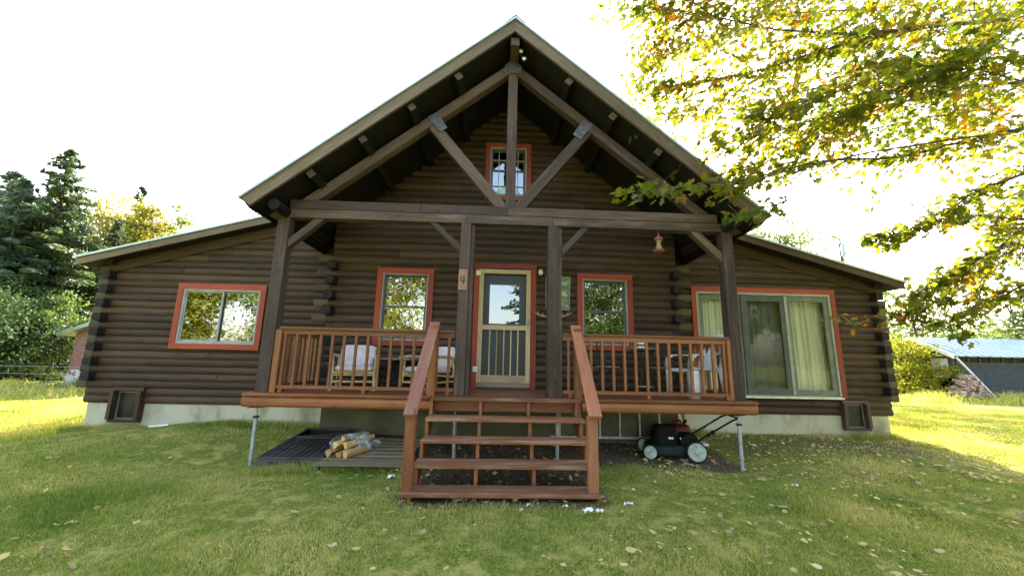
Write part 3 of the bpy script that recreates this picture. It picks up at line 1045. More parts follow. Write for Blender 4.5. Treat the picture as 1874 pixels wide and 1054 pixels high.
railing((.85, PY + .045, 0), (3.245, PY + .045, 0), 15, 'front railing right of the steps')
railing((-3.10, PY + .17, 0), (-3.10, -.04, 0), 8, 'side railing at the left end of the porch')
railing((3.27, PY + .17, 0), (3.27, -.04, 0), 8, 'side railing at the right end of the porch')
one('rail_post', M['deck'], porch, lambda b: b.box(-3.10, -3.02, PY + .0, PY + .09, 0.0, .836), bevel=.004)
one('rail_post', M['deck'], porch, lambda b: b.box(3.2, 3.248, PY + .0, PY + .09, 0.0, .836), bevel=.004)

# jack posts
def jack(x, y, zt, sp, vis=True):
    zb = hz(x, y) - .05
    p = one('jack_post', M['zinc'], porch, lambda b: (b.tube([(x + (0.01 if x < 0 else 0), y, zb), (x, y, zt - .13)], .024, 12), b.tube([(x, y, zt - .135), (x, y, zt)], .013, 8)))
    one('jack_plate', M['iron'], p, lambda b: (b.lathe((x, y, zt - .145), [(.028, 0), (.04, .008), (.04, .022), (.028, .03)], 12), b.bar((x - sp, y - .01, zt - .012), (x + sp, y + .01, zt - .003), .1, .007)))
jack(-3.225, -1.33, -.185, .11)
jack(3.29, -1.33, -.185, .07)
jack(-.62, -1.25, -.182, .05)
jack(.78, -1.25, -.182, .05)

# ================================================================== STEPS
steps = thing('wooden_steps', 'open wooden steps of red stained treads with sloping handrails', 'steps', (.03, -2.0, -.95))
TZ = [(-1.61, 0.003), (-1.88, -.215), (-2.15, -.415), (-2.42, -.61), (-2.70, -.805)]
for i, (yf, z) in enumerate(TZ):
    xa, xb = (-.915, 1.035) if i < 3 else ((-.93, 1.0) if i == 3 else (-1.0, 1.0))
    def tr(b):
        j = random.uniform(-.003, .003)
        b.box(xa, xb, yf, yf + .138, z - .042, z + j)
        b.box(xa + .003, xb - .003, yf + .144, yf + .278 if i else -1.468, z - .042, z - j)
    one('tread', M['tread'], steps, tr, bevel=.005)
for x in (-.90, -.265, .355, .985):
    def stg(b):
        pts = []
        for i, (yf, z) in enumerate(TZ):
            pts += [(yf + .03, z - .044)]
            if i < 4: pts += [(yf + .03, TZ[i + 1][1] - .044)]
        pts += [(-2.67, -.98), (-2.45, -.98), (-1.42, -.3), (-1.42, -.044)]
        b.prism(pts, x - .019, x + .019, 'x')
    one('stringer', M['deck'], steps, stg, bevel=.002)
# newel posts at the deck, lower posts, handrails
for x in (-.925, 1.015): one('newel_post', M['deck'], steps, lambda b: b.box(x - .047, x + .047, -1.56, -1.467, .004, .93), bevel=.004)
for x in (-.935, .935): one('newel_post', M['rail_orange'] if x > 0 else M['deck'], steps, lambda b: b.box(x - .05, x + .05, -2.66, -2.56, -.804, -.07), bevel=.004)
one('handrail', M['rail_pink'], steps, lambda b: b.bar((-.93, -2.72, -.083), (-.935, -1.42, .97), .135, .04), bevel=.004, label='left handrail faded to pink')
one('handrail', M['rail_orange'], steps, lambda b: b.bar((.945, -2.72, -.07), (1.01, -1.42, .97), .135, .04), bevel=.004, label='right handrail, orange stained')

# ================================================================== SMALL THINGS ON THE PORCH
def root_at(name, label, cat, loc, group=None): return thing(name, label, cat, loc, group)

t = thing('house_number_sign', 'pinkish wooden board with a dark numeral 4 on the left middle post', 'sign', (-.586, PY - .012, 1.6))
sb = one('sign_board', M['sign_pink'], t, lambda b: b.box(-.65, -.523, PY - .02, PY - .001, 1.453, 1.752), bevel=.002)
def four(b):
    y0, y1 = PY - .024, PY - .0205
    b.bar((-.598, PY - .022, 1.662), (-.622, PY - .022, 1.59), .003, .013, up=(1, 0, .3))
    b.box(-.625, -.55, y0, y1, 1.579, 1.592)
    b.bar((-.571, PY - .0225, 1.655), (-.578, PY - .0225, 1.535), .0032, .013, up=(1, 0, 0))
one('numeral', M['ink'], t, four)

# wall lantern
t = thing('wall_lantern', 'small dark wall lantern with pale glass right of the front door', 'lamp', (.665, -.03, 2.05))
one('wall_bracket', M['iron'], t, lambda b: (b.lathe((.665, -.034, 1.98), [(.0, -.01), (.035, -.01), (.04, 0)], 14, 'y'), b.tube([(.665, -.04, 1.98), (.665, -.1, 1.93), (.665, -.12, 1.98)], .007), b.tube([(.665, -.04, 1.98), (.655, -.06, 1.9), (.665, -.05, 1.84)], .006)))
one('lamp_glass', M['lampglass'], t, lambda b: b.lathe((.665, -.12, 1.98), [(.015, 0), (.035, .01), (.042, .05), (.036, .09), (.02, .1)], 14))
one('lamp_cap', M['iron'], t, lambda b: b.lathe((.665, -.12, 2.08), [(.05, 0), (.03, .025), (.008, .04)], 14))

# hanging picture
t = thing('wall_picture', 'weathered wooden picture of a birdhouse in pale greens hung behind the right middle post', 'picture', (.98, -.04, 1.68))
pic = one('picture_board', M['pic_tan'], t, lambda b: b.prism([(.76, 1.99), (1.215, 1.98), (1.19, 1.37), (.765, 1.39)], -.052, -.036), bevel=.003)
one('painted_scene', M['pic_green'], t, lambda b: b.prism([(.80, 1.96), (1.19, 1.95), (1.17, 1.40), (.79, 1.42)], -.056, -.0525))
one('painted_birdhouse', M['pic_tan'], t, lambda b: b.prism([(.96, 1.44), (1.10, 1.44), (1.11, 1.63), (.95, 1.63)], -.0595, -.0565))
one('painted_roof', M['pic_pale'], t, lambda b: b.prism([(.92, 1.63), (1.15, 1.62), (1.13, 1.68), (1.01, 1.74), (.94, 1.67)], -.0625, -.0597))
one('painted_top', M['pic_pale'], t, lambda b: b.prism([(1.0, 1.88), (1.14, 1.87), (1.12, 1.83), (1.03, 1.82)], -.0595, -.0565))

# antlers
t = thing('antlers', 'pale curved antlers mounted on the logs under the birdhouse picture', 'antlers', (.88, -.04, 1.28))
def antl(b, s_):
    pts = [(.88 + s_ * (.04 + .30 * u), -.045 - .09 * math.sin(u * 2), 1.27 - .03 * math.sin(u * 3) + .07 * u * u) for u in np.linspace(0, 1, 8)]
    b.tube(pts, [.016, .015, .014, .013, .012, .01, .008, .004], 8)
    for u, l in ((3, .06), (5, .07)):
        p = Vector(pts[u]); b.tube([p, p + Vector((s_ * .01, -.02, l))], [.009, .003], 6)
for s_ in (-1, 1): one('antler', M['bone'], t, lambda b: antl(b, s_))
one('mount', M['timber'], t, lambda b: b.lathe((.88, -.035, 1.27), [(.0, -.02), (.04, -.018), (.05, 0)], 16, 'y'))

# hummingbird feeder
fx, fy = 2.315, PY + .08
t = thing('bird_feeder', 'small red hummingbird feeder with yellowish glass hanging from the porch beam', 'feeder', (fx, fy, 2.1))
one('hanging_wire', M['alu'], t, lambda b: b.tube([(fx, fy, 2.36), (fx, fy, 2.452)], .004, 6))
one('feeder_cap', M['feeder_red'], t, lambda b: b.lathe((fx, fy, 2.30), [(.03, 0), (.062, .008), (.068, .035), (.055, .058), (.02, .07)], 20))
one('feeder_jar', M['feeder_glass'], t, lambda b: b.lathe((fx, fy, 2.175), [(.045, 0), (.05, .02), (.032, .06), (.03, .1), (.045, .126)], 20))
one('feeder_base', M['feeder_red'], t, lambda b: (b.lathe((fx, fy, 2.12), [(.03, 0), (.07, .012), (.082, .03), (.06, .05), (.045, .056)], 24), [b.lathe((fx + .072 * math.cos(a), fy + .072 * math.sin(a), 2.145), [(.014, 0), (.018, .012), (.006, .018)], 8) for a in np.arange(0, 6.2, 1.05)]))

# floodlight under the ridge
t = thing('floodlight', 'small twin floodlight hanging under the roof ridge', 'lamp', (XC + .13, -1.55, 5.1))
one('bracket', M['iron'], t, lambda b: (b.tube([(XC + .10, -1.55, 5.2), (XC + .12, -1.57, 5.06)], .012), b.blob((XC + .1, -1.55, 5.18), (.035, .035, .03))))
for k, (ox, oz) in enumerate(((.10, 5.17), (.15, 5.04))):
    one('lamp_head', M['iron'] , t, lambda b: b.lathe((XC + ox, -1.6, oz), [(.02, .07), (.035, .05), (.045, 0), (.04, -.005)], 14, 'y'))
    one('lamp_lens', M['lampglass'], t, lambda b: b.lathe((XC + ox, -1.607, oz - .012), [(.001, -.004), (.026, -.003), (.027, 0)], 14, 'y'))


# furniture ------------------------------------------------------------
def xf(origin, rz):
    c, s_ = math.cos(rz), math.sin(rz)
    ox, oy, oz = origin
    return lambda x, y, z: Vector((ox + c * x - s_ * y, oy + s_ * x + c * y, oz + z))


def armchair(loc, rz, label):
    """low bamboo armchair, front faces local -y"""
    T = xf(loc, rz)
    t = thing('bamboo_armchair', label, 'chair', loc, 'low bamboo armchairs on the porch')
    for sx in (-1, 1):
        one('leg', M['bamboo'], t, lambda b: b.tube([T(sx * .30, -.31, 0), T(sx * .285, -.27, .25), T(sx * .30, -.25, .50)], [.02, .018, .016]))
        one('leg', M['bamboo'], t, lambda b: b.tube([T(sx * .29, .30, 0), T(sx * .28, .25, .25), T(sx * .28, .20, .5)], [.018, .017, .015]))
        one('armrest', M['bamboo'], t, lambda b: b.tube([T(sx * .31, -.33, .49), T(sx * .33, -.15, .515), T(sx * .32, .1, .51), T(sx * .28, .3, .5)], [.024, .026, .024, .018]))
        one('stretcher', M['bamboo'], t, lambda b: b.tube([T(sx * .285, -.29, .13), T(sx * .28, .28, .15)], .013))
    one('stretcher', M['bamboo'], t, lambda b: b.tube([T(-.29, -.29, .13), T(.29, -.29, .13)], .015))
    def sf(b):
        b.tube([T(-.29, -.27, .26), T(.29, -.27, .26)], .017); b.tube([T(-.29, .22, .22), T(.29, .22, .22)], .017)
        for s_ in (-1, 1): b.tube([T(s_ * .285, -.27, .255), T(s_ * .285, .24, .215)], .016)
        b.tube([T(-.29, -.275, .225), T(.29, -.275, .225)], .012)
    one('seat_frame', M['bamboo'], t, sf)
    def bf(b):
        for s_ in (-1, 1): b.tube([T(s_ * .26, .22, .2), T(s_ * .25, .42, .66)], .016)
        for zz in (.3, .45, .62): b.tube([T(-.26, .22 + (zz - .2) * .43, zz), T(.26, .22 + (zz - .2) * .43, zz)], .011)
    one('back_frame', M['bamboo'], t, bf)
    ax = [T(1, 0, 0) - T(0, 0, 0), T(0, 1, 0) - T(0, 0, 0), Vector((0, 0, 1))]
    one('seat_cushion', M['cushion'], t, lambda b: b.cushion(T(0, -.04, .315), ax, (.27, .28, .052)))
    tl = math.radians(23)
    bx = [ax[0], (ax[2] * math.cos(tl) + ax[1] * math.sin(tl)), (ax[1] * math.cos(tl) - ax[2] * math.sin(tl))]
    one('back_cushion', M['cushion'], t, lambda b: (b.cushion(T(0, .245, .50), bx, (.265, .19, .065))))
    return t


armchair((-2.24, -.60, 0), math.radians(14), 'low bamboo armchair with pale pink cushions at the left end of the porch')
armchair((-1.10, -.62, 0), math.radians(-38), 'low bamboo armchair with pink cushions partly hidden behind the left handrail')

# round wire-leg table between the armchairs
T = xf((-1.67, -.38, 0), 0)
t = thing('round_side_table', 'round grey table on a dark twisted wire base between the armchairs', 'table', (-1.67, -.38, 0))
one('table_top', M['tabletop'], t, lambda b: b.lathe(T(0, 0, .455), [(.0, 0), (.37, 0), (.385, .008), (.385, .02), (.37, .026), (0, .026)], 32))
def wires(b):
    for k in range(10):
        a = 2 * PI * k / 10
        b.tube([T(.05 * math.cos(a + 1.2), .05 * math.sin(a + 1.2), .455), T(.12 * math.cos(a + .6), .12 * math.sin(a + .6), .3), T(.2 * math.cos(a), .2 * math.sin(a), .1), T(.22 * math.cos(a), .22 * math.sin(a), 0)], .007, 6)
one('wire_base', M['iron'], t, wires)
for rr, zz in ((.2, .1), (.16, .2), (.055, .43)):
    one('ring', M['iron'], t, lambda b: b.tube([T(rr * math.cos(a), rr * math.sin(a), zz) for a in np.linspace(0, 2 * PI, 25)], .009, 6, cap=False))

# bistro set on the right
def bistro_table(loc):
    T = xf(loc, 0)
    t = thing('bistro_table', 'round bistro table with pale rim and curled wire legs below the right porch window', 'table', loc)
    one('table_top', M['tabletop'], t, lambda b: b.lathe(T(0, 0, .70), [(0, 0), (.24, 0), (.25, .006), (.25, .018), (.24, .02), (0, .02)], 32))
    for k in range(4):
        a = PI / 4 + k * PI / 2
        def lg(b):
            for o in (-.16, .16):
                rr = [(.2, .70), (.1, .58), (.045, .42), (.05, .3), (.12, .14), (.22, .0)]
                b.tube([T(r_ * math.cos(a + o * (1 if z > .35 else .6)), r_ * math.sin(a + o * (1 if z > .35 else .6)), z) for r_, z in rr], .006, 6)
            b.tube([T(.2 * math.cos(a + q), .2 * math.sin(a + q), .6 + .05 * math.sin((q + .4) * 4)) for q in np.linspace(-.5, .5, 8)], .004, 5)
        one('leg', M['iron'], t, lg)
    one('ring', M['alu'], t, lambda b: b.tube([T(.13 * math.cos(a), .13 * math.sin(a), .13) for a in np.linspace(0, 2 * PI, 25)], .006, 6, cap=False))
    return t


def bistro_chair(loc, rz, label):
    T = xf(loc, rz)
    t = thing('wire_chair', label, 'chair', loc, 'dark wire bistro chairs')
    one('seat', M['tabletop'], t, lambda b: b.lathe(T(0, 0, .41), [(0, 0), (.18, 0), (.19, .008), (.185, .02), (0, .022)], 24))
    for k in range(4):
        a = PI / 4 + k * PI / 2
        one('leg', M['iron'], t, lambda b: (b.tube([T(.14 * math.cos(a), .14 * math.sin(a), .41), T(.11 * math.cos(a), .11 * math.sin(a), .25), T(.2 * math.cos(a), .2 * math.sin(a), 0)], .008, 6),
            b.tube([T(.06 * math.cos(a), .06 * math.sin(a), .40), T(.13 * math.cos(a), .13 * math.sin(a), .28), T(.15 * math.cos(a), .15 * math.sin(a), .14)], .006, 6)))
    one('backrest', M['iron'], t, lambda b: (b.tube([T(.17 * math.cos(q), .13 + .0 * q, .42 + .44 * math.sin(q)) for q in np.linspace(0, PI, 17)], .009, 6),
        b.tube([T(.085 * math.cos(q), .13, .42 + .33 * math.sin(q)) for q in np.linspace(0, PI, 15)], .007, 6)))
    return t


bistro_table((2.25, -.62, 0))
bistro_chair((1.70, -.55, 0), math.radians(100), 'dark wire chair left of the bistro table')
bistro_chair((2.62, -.35, 0), math.radians(-80), 'dark wire chair between the bistro table and the white plastic chair')
tc_ = thing('striped_tin', 'small red and white striped tin standing on the bistro table', 'tin', (2.21, -.66, .72))
def tin(b):
    for k in range(5):
        b.cur = k % 2
        b.box(2.155, 2.265, -.70, -.62, .722 + k * .03, .722 + (k + 1) * .03)
    b.cur = 0
tb = MB(); tin(tb); tb.build('tin_body', [M['white'], M['red_trim']], tc_)
one('tin_lid', M['white'], tc_, lambda b: b.box(2.15, 2.27, -.705, -.615, .873, .905), bevel=.004)


def plastic_chair(loc, rz):
    T = xf(loc, rz)
    t = thing('plastic_chair', 'white plastic garden chair turned sideways behind the right railing', 'chair', loc)
    mt = M['white']
    def surf(name, rows, thick=.016):
        n = len(rows[0]); V, F = [], []
        for r_ in rows: V += r_
        m_ = len(rows)
        for i in range(m_ - 1):
            for j in range(n - 1):
                F.append((i * n + j, i * n + j + 1, (i + 1) * n + j + 1, (i + 1) * n + j))
        b = MB(); b.add(V, F, None, True)
        o = b.build(name, mt, t)
        md = o.modifiers.new('solid', 'SOLIDIFY'); md.thickness = thick; md.offset = 0
        return o
    # front is local -y
    surf('seat', [[T(x * w_, y, z + .015 * x * x * 4) for x in np.linspace(-.5, .5, 7)] for y, z, w_ in ((-.27, .37, .47), (-.25, .40, .48), (-.1, .405, .46), (.1, .395, .44), (.2, .39, .42))])
    surf('backrest', [[T(x * w_, y - .05 * (1 - (2 * x) ** 2) + .05, z - zc * (2 * x) ** 2) for x in np.linspace(-.5, .5, 9)] for y, z, w_, zc in ((.18, .38, .46, 0), (.25, .55, .54, 0), (.33, .72, .58, .0), (.40, .86, .54, .03), (.44, .97, .42, .05))])
    for s_ in (-1, 1):
        surf('armrest', [[T(s_ * (.27 + dx), y, z) for dx in (-.05, 0, .055)] for y, z in ((-.29, .40), (-.295, .5), (-.27, .58), (-.2, .625), (-.05, .63), (.1, .63), (.26, .66))])
        surf('leg', [[T(s_ * (.27 + a[0]), -.26 + a[1], z) for a in ((-.07, -.04), (0, -.045), (.04, -.03), (.04, .07))] for z in (.40, .2, .0)])
        surf('leg', [[T(s_ * (.25 + a[0]), .24 + (.4 - z) * .18 + a[1], z) for a in ((-.07, .04), (0, .045), (.04, .03), (.04, -.07))] for z in (.44, .2, .0)])
    return t


plastic_chair((2.98, -.82, 0), math.radians(-78))

# ================================================================== THINGS UNDER AND BESIDE THE PORCH
# black plastic tray
def gp(x, y): return hz(x, y)
t = thing('plastic_tray', 'dark grey ribbed plastic tray lying upside down left of the pallet', 'tray', (-2.7, -.75, -.9))
FL, FR, BL, BR = Vector((-3.16, -1.42, -.955)), Vector((-2.27, -1.40, -.955)), Vector((-3.14, -.02, -.77)), Vector((-2.34, -.08, -.77))
up = Vector((0, -.13, 1)).normalized()
def trayb(b):
    ins = .07
    a, c, d, e = FL + Vector((ins, .05, 0)) + up * .14, FR + Vector((-.03, .05, 0)) + up * .14, BR + Vector((-.03, -.05, 0)) + up * .1, BL + Vector((ins, -.05, 0)) + up * .1
    # rim walls
    b.add([FL, FR, c, a], [(0, 1, 2, 3)]); b.add([FR, BR, d, c], [(0, 1, 2, 3)]); b.add([BL, FL, a, e], [(0, 1, 2, 3)]); b.add([BR, BL, e, d], [(0, 1, 2, 3)])
    # ribbed top: stepped ribs
    n = 9
    for i in range(n):
        for (v0, v1) in ((.03, .3), (.34, .6)):
            u0, u1 = (i + .12) / n, (i + .62) / n
            q = lambda u, v: a.lerp(c, u).lerp(e.lerp(d, u), v)
            P = [q(u0, v0), q(u1, v0), q(u1 + .03, v1), q(u0 + .03, v1)]
            b.add([p + up * .012 for p in P] + P, [(0, 1, 2, 3), (0, 4, 5, 1), (1, 5, 6, 2), (2, 6, 7, 3), (3, 7, 4, 0)])
    q = lambda u, v: a.lerp(c, u).lerp(e.lerp(d, u), v)
    b.add([q(0, 0), q(1, 0), q(1, .66), q(0, .66)], [(0, 1, 2, 3)])
    b.add([q(0, .66) - up * .07, q(1, .66) - up * .07, q(1, 1) - up * .07, q(0, 1) - up * .07], [(0, 1, 2, 3)])
    b.add([q(0, .66), q(1, .66), q(1, .66) - up * .07, q(0, .66) - up * .07], [(0, 1, 2, 3)])
    for p0, p1 in ((q(0, 0), q(1, 0)), (q(0, 0), q(0, 1)), (q(1, 0), q(1, 1)), (q(0, 1), q(1, 1)), (q(0, .66), q(1, .66))):
        b.bar(p0 + up * .008, p1 + up * .008, .03, .022)
    b.bar(q(.05, .7), q(.95, .85), .04, .02)
tb_ = one('tray_shell', M['tray'], t, trayb)
for u in (.26, .38, .58, .70): one('tray_slot', M['ink'], t, lambda b: b.obox(FL.lerp(FR, u) + Vector((.0, .018, 0)) + up * .085, ((1, 0, 0), (0, .33, .94), (0, -.94, .33)), (.032, .022, .003)))

# pallet
t = thing('wooden_pallet', 'grey wooden pallet with blue blocks between the tray and the steps', 'pallet', (-1.7, -.95, -.9))
def plank(i):
    u = i / 7
    y = -1.62 + u * 1.22
    z = -.815 + (y + 1.62) * .055
    w_ = .098 if i else .14
    return lambda b: b.obox((-1.73 + .03 * u, y, z), ((1, 0, 0), (0, 1, .055), (0, -.055, 1)), (.54, w_ / 2, .009))
for i in range(8): one('pallet_board', M['pallet'], t, plank(i), bevel=.002)
for x in (-2.23, -1.72, -1.22):
    one('pallet_block', M['pallet_blue'], t, lambda b: b.bar((x, -1.66, -.87), (x + .02, -.42, -.80), .045, .09), bevel=.003)

# firewood
t = thing('firewood_bundle', 'shrink-wrapped bundle of split firewood lying on the pallet', 'firewood', (-2.05, -1.15, -.78))
lg = [((-2.22, -1.38, -.755), (-2.1, -1.0, -.74), .06), ((-2.08, -1.40, -.75), (-1.98, -1.02, -.73), .055), ((-2.0, -1.42, -.755), (-1.80, -1.05, -.735), .06),
      ((-2.16, -1.33, -.665), (-2.02, -.98, -.65), .055), ((-2.04, -1.33, -.66), (-1.78, -.98, -.60), .055), ((-2.10, -1.25, -.60), (-1.93, -.92, -.58), .045)]
for a, e, r_ in lg:
    def lw(b):
        d = Vector(e) - Vector(a); d.normalize(); s_ = d.cross(Vector((0, 0, 1))).normalized(); u_ = s_.cross(d)
        rot = random.uniform(0, 6)
        V = []
        for p, k in ((Vector(a), 1), (Vector(e), .92)):
            for q in (0, .8, 1.6, 2.4, 4.1):
                V.append(p + (s_ * math.cos(q + rot) + u_ * math.sin(q + rot)) * r_ * k * random.uniform(.85, 1.1))
        b.add(V, [(0, 1, 2, 3, 4), (9, 8, 7, 6, 5)] + [(i, (i + 1) % 5, (i + 1) % 5 + 5, i + 5) for i in range(5)], [[(p.x, p.y) for p in (V[j] for j in f)] for f in [(0, 1, 2, 3, 4), (9, 8, 7, 6, 5)]] + [[(0, i * .05), (0, i * .05 + .05), (.35, i * .05 + .05), (.35, i * .05)] for i in range(5)])
    one('split_log', M['split'], t, lw, bevel=.004)
def wrapb(b):
    # a band of wrinkled film round the middle of the bundle
    V, F = [], []
    n, m_ = 28, 9
    for j in range(m_):
        c = Vector((-2.10, -1.27, -.675)).lerp(Vector((-1.98, -1.12, -.66)), j / (m_ - 1))
        for i in range(n):
            a = 2 * PI * i / n
            rr = 1 + random.uniform(-.05, .05)
            V.append(c + Vector((.94, -.34, 0)) * (math.cos(a) * .2 * rr) + Vector((0, 0, 1)) * (math.sin(a) * .115 * rr + .01))
    for j in range(m_ - 1):
        for i in range(n):
            F.append((j * n + i, j * n + (i + 1) % n, (j + 1) * n + (i + 1) % n, (j + 1) * n + i))
    b.add(V, F, None, False)
    # loose flap
    V = [Vector((-1.93 + .3 * u, -1.1 + .06 * math.sin(u * 9 + v * 5), -.74 + .16 * v + .05 * math.sin(u * 6))) for u in np.linspace(0, 1, 7) for v in np.linspace(0, 1, 4)]
    b.add(V, [(i * 4 + j, i * 4 + j + 1, (i + 1) * 4 + j + 1, (i + 1) * 4 + j) for i in range(6) for j in range(3)], None, False)
one('plastic_wrap', M['wrap'], t, wrapb)

# lawn mower
mh = hz(2.5, -.95)
t = thing('lawn_mower', 'black and dark green push lawn mower parked under the right side of the porch', 'lawn mower', (2.5, -.95, mh))
e1 = Vector((.98, -.2, -.015)).normalized(); e2 = Vector((.2, .98, 0)).normalized(); e3 = Vector((0, 0, 1))
mo = Vector((2.53, -.72, mh))
def W(x, y, z): return mo + e1 * x + e2 * y + e3 * z
def wheel(x, y, r_):
    def tyre(b):
        V0 = MB()
        prof = [(r_ * .8, -.022), (r_ * .97, -.02), (r_, -.008), (r_, .008), (r_ * .97, .02), (r_ * .8, .022)]
        n = 28
        V, F = [], []
        c = W(x, y, r_)
        for (q, h) in prof:
            for k in range(n):
                a = 2 * PI * k / n
                V.append(c + e1 * q * math.cos(a) + e3 * q * math.sin(a) + e2 * h)
        for i in range(5):
            for k in range(n): F.append((i * n + k, i * n + (k + 1) % n, (i + 1) * n + (k + 1) % n, (i + 1) * n + k))
        b.add(V, F, None, True)
    wh = one('wheel', M['rubber'], t, tyre)
    def hub(b):
        n = 28
        c = W(x, y, r_)
        prof = [(.004, -.034), (r_ * .16, -.032), (r_ * .2, -.02), (r_ * .55, -.014), (r_ * .7, -.022), (r_ * .84, -.024), (r_ * .84, .02)]
        V, F = [], []
        for (q, h) in prof:
            for k in range(n):
                a = 2 * PI * k / n
                V.append(c + e1 * q * math.cos(a) + e3 * q * math.sin(a) + e2 * h)
        for i in range(len(prof) - 1):
            for k in range(n): F.append((i * n + k, i * n + (k + 1) % n, (i + 1) * n + (k + 1) % n, (i + 1) * n + k))
        b.add(V, F, None, True)
        for k in range(5):
            a = 2 * PI * k / 5 + .3
            b.bar(c + e2 * -.022 + (e1 * math.cos(a) + e3 * math.sin(a)) * r_ * .2, c + e2 * -.026 + (e1 * math.cos(a) + e3 * math.sin(a)) * r_ * .75, .012, .008)
    one('hub', M['hub'], wh, hub)
for y in (-.30, .26):
    wheel(.335, y, .148); wheel(-.30, y, .105)
def mdeck(b):
    # rounded housing
    n = 26
    V, F = [], []
    prof = [(1.0, .055), (1.02, .07), (1.0, .10), (.97, .16), (.9, .2), (.7, .215), (.3, .22)]
    for s_, z in prof:
        for k in range(n):
            a = 2 * PI * k / n
            cx = math.copysign(abs(math.cos(a)) ** .55, math.cos(a)) * .36 * s_ + .02
            cy = math.copysign(abs(math.sin(a)) ** .55, math.sin(a)) * .26 * s_ - .01
            V.append(W(cx, cy, z + (.02 if cx > .1 else 0)))
    for i in range(len(prof) - 1):
        for k in range(n): F.append((i * n + k, i * n + (k + 1) % n, (i + 1) * n + (k + 1) % n, (i + 1) * n + k))
    b.add(V, F, None, True)
    b.add(V[-n:], [tuple(range(n))])
one('mower_deck', M['teal'], t, mdeck)
def engine(b):
    for (cx, z0, z1, rx, ry) in ((-.03, .215, .36, .21, .19), (-.03, .36, .43, .185, .165), (-.03, .43, .455, .13, .12)):
        n = 24
        V = [W(cx + math.copysign(abs(math.cos(a)) ** .6, math.cos(a)) * rx, math.copysign(abs(math.sin(a)) ** .6, math.sin(a)) * ry, z0) for a in np.linspace(0, 2 * PI, n, endpoint=False)]
        V += [W(cx + math.copysign(abs(math.cos(a)) ** .6, math.cos(a)) * rx * .92, math.copysign(abs(math.sin(a)) ** .6, math.sin(a)) * ry * .92, z1) for a in np.linspace(0, 2 * PI, n, endpoint=False)]
        b.add(V, [(i, (i + 1) % n, (i + 1) % n + n, i + n) for i in range(n)], None, True)
        b.add(V[n:], [tuple(range(n))])
one('engine', M['blackp'], t, engine)
one('rear_housing', M['blackp'], t, lambda b: (b.prism([(p.y, p.z) for p in ()], 0, 1) if 0 else b.obox(W(.27, -.02, .27), (e1, e2, e3), (.12, .2, .08)), b.lathe(W(.26, -.225, .26), [(.0, -.01), (.1, -.008), (.12, 0), (.12, .03)], 22, 'y')), bevel=.03)
for x, z in ((.02, .30), (.17, .305)): one('paper_label', M['white'], t, lambda b: b.obox(W(x, -.225 if x > .1 else -.193, z), (e1, e2, e3), (.034, .004, .014)))
for y in (-.24, .2):
    one('handle_bar', M['blackp'], t, lambda b: b.tube([W(.30, y, .2), W(.42, y, .32), W(.86, y, .60), W(.94, y, .635)], .013, 8))
one('handle_bar', M['blackp'], t, lambda b: b.tube([W(.94, -.24, .632), W(.95, .2, .632)], .013, 8))
one('handle_knob', M['blackp'], t, lambda b: (b.blob(W(.58, -.255, .425), (.03, .025, .03)), b.blob(W(.52, -.25, .38), (.025, .02, .02))))
one('cable', M['blackp'], t, lambda b: b.tube([W(.3, -.2, .33), W(.45, -.26, .46), W(.62, -.25, .61)], .004, 5))
one('discharge_flap', M['white'], t, lambda b: b.obox(W(.44, -.1, .235), (e1, e2, e3), (.10, .09, .014)), bevel=.01)

# red fuel can behind the mower
t = thing('fuel_can', 'red plastic fuel can on the ground behind the lawn mower', 'fuel can', (2.95, -.2, -.8))
one('can_body', M['red_plastic'], t, lambda b: b.cushion((2.96, -.2, -.62), ((1, 0, 0), (0, 1, 0), (0, 0, 1)), (.17, .12, .14), puff=.3))
one('can_handle', M['red_plastic'], t, lambda b: b.tube([(2.86, -.2, -.50), (2.88, -.2, -.44), (2.99, -.2, -.43), (3.03, -.2, -.50)], .018, 8))
one('spout', M['blackp'], t, lambda b: b.tube([(3.05, -.2, -.47), (3.1, -.2, -.42)], [.025, .015], 10))

# aluminium ladder lying on edge
t = thing('aluminium_ladder', 'aluminium ladder stored on its side under the right of the porch', 'ladder', (2.1, -.12, -.75))
for z in (-.725, -.315): one('ladder_rail', M['alu'], t, lambda b: b.bar((.85, -.13, z), (3.12, -.10, z - .01), .03, .03 if z > -.5 else .04), bevel=.003)
for k in range(7):
    x = 1.0 + k * .335
    one('rung', M['alu'], t, lambda b: b.tube([(x, -.12, -.71), (x, -.12, -.33)], .017, 8))
t = thing('lumber_offcut', 'tan wooden board standing behind the fuel can under the porch', 'board', (3.13, -.1, -.75))
one('board', M['pallet'], t, lambda b: b.bar((3.16, -.06, -.80), (3.10, -.05, -.20), .05, .03), bevel=.002)
t = tag(one('drain_pipe', M['white'], None, lambda b: b.tube([(-6.05, .50, hz(-6.05, .5) + .03), (-5.72, .49, hz(-5.72, .49) + .03)], .022, 10)), 'short white pipe lying at the foot of the left foundation', 'pipe')

# rubble under the steps
rb = MB()
for i in range(210):
    x = random.uniform(-.95, 1.0); y = random.uniform(-2.6, -.3)
    r_ = random.uniform(.012, .042)
    rb.blob((x, y, hz(x, y) + r_ * .3), (r_ * random.uniform(.8, 1.4), r_, r_ * random.uniform(.5, .8)), 6, 4, .25, random.uniform(0, 6))
for i in range(60):
    x = random.uniform(1.0, 2.2); y = random.uniform(-.6, -.1)
    r_ = random.uniform(.02, .05)
    rb.blob((x, y, hz(x, y) + r_ * .3), (r_ * 1.2, r_, r_ * .6), 6, 4, .25, random.uniform(0, 6))
tag(rb.build('rubble', M['rock']), kind='stuff')

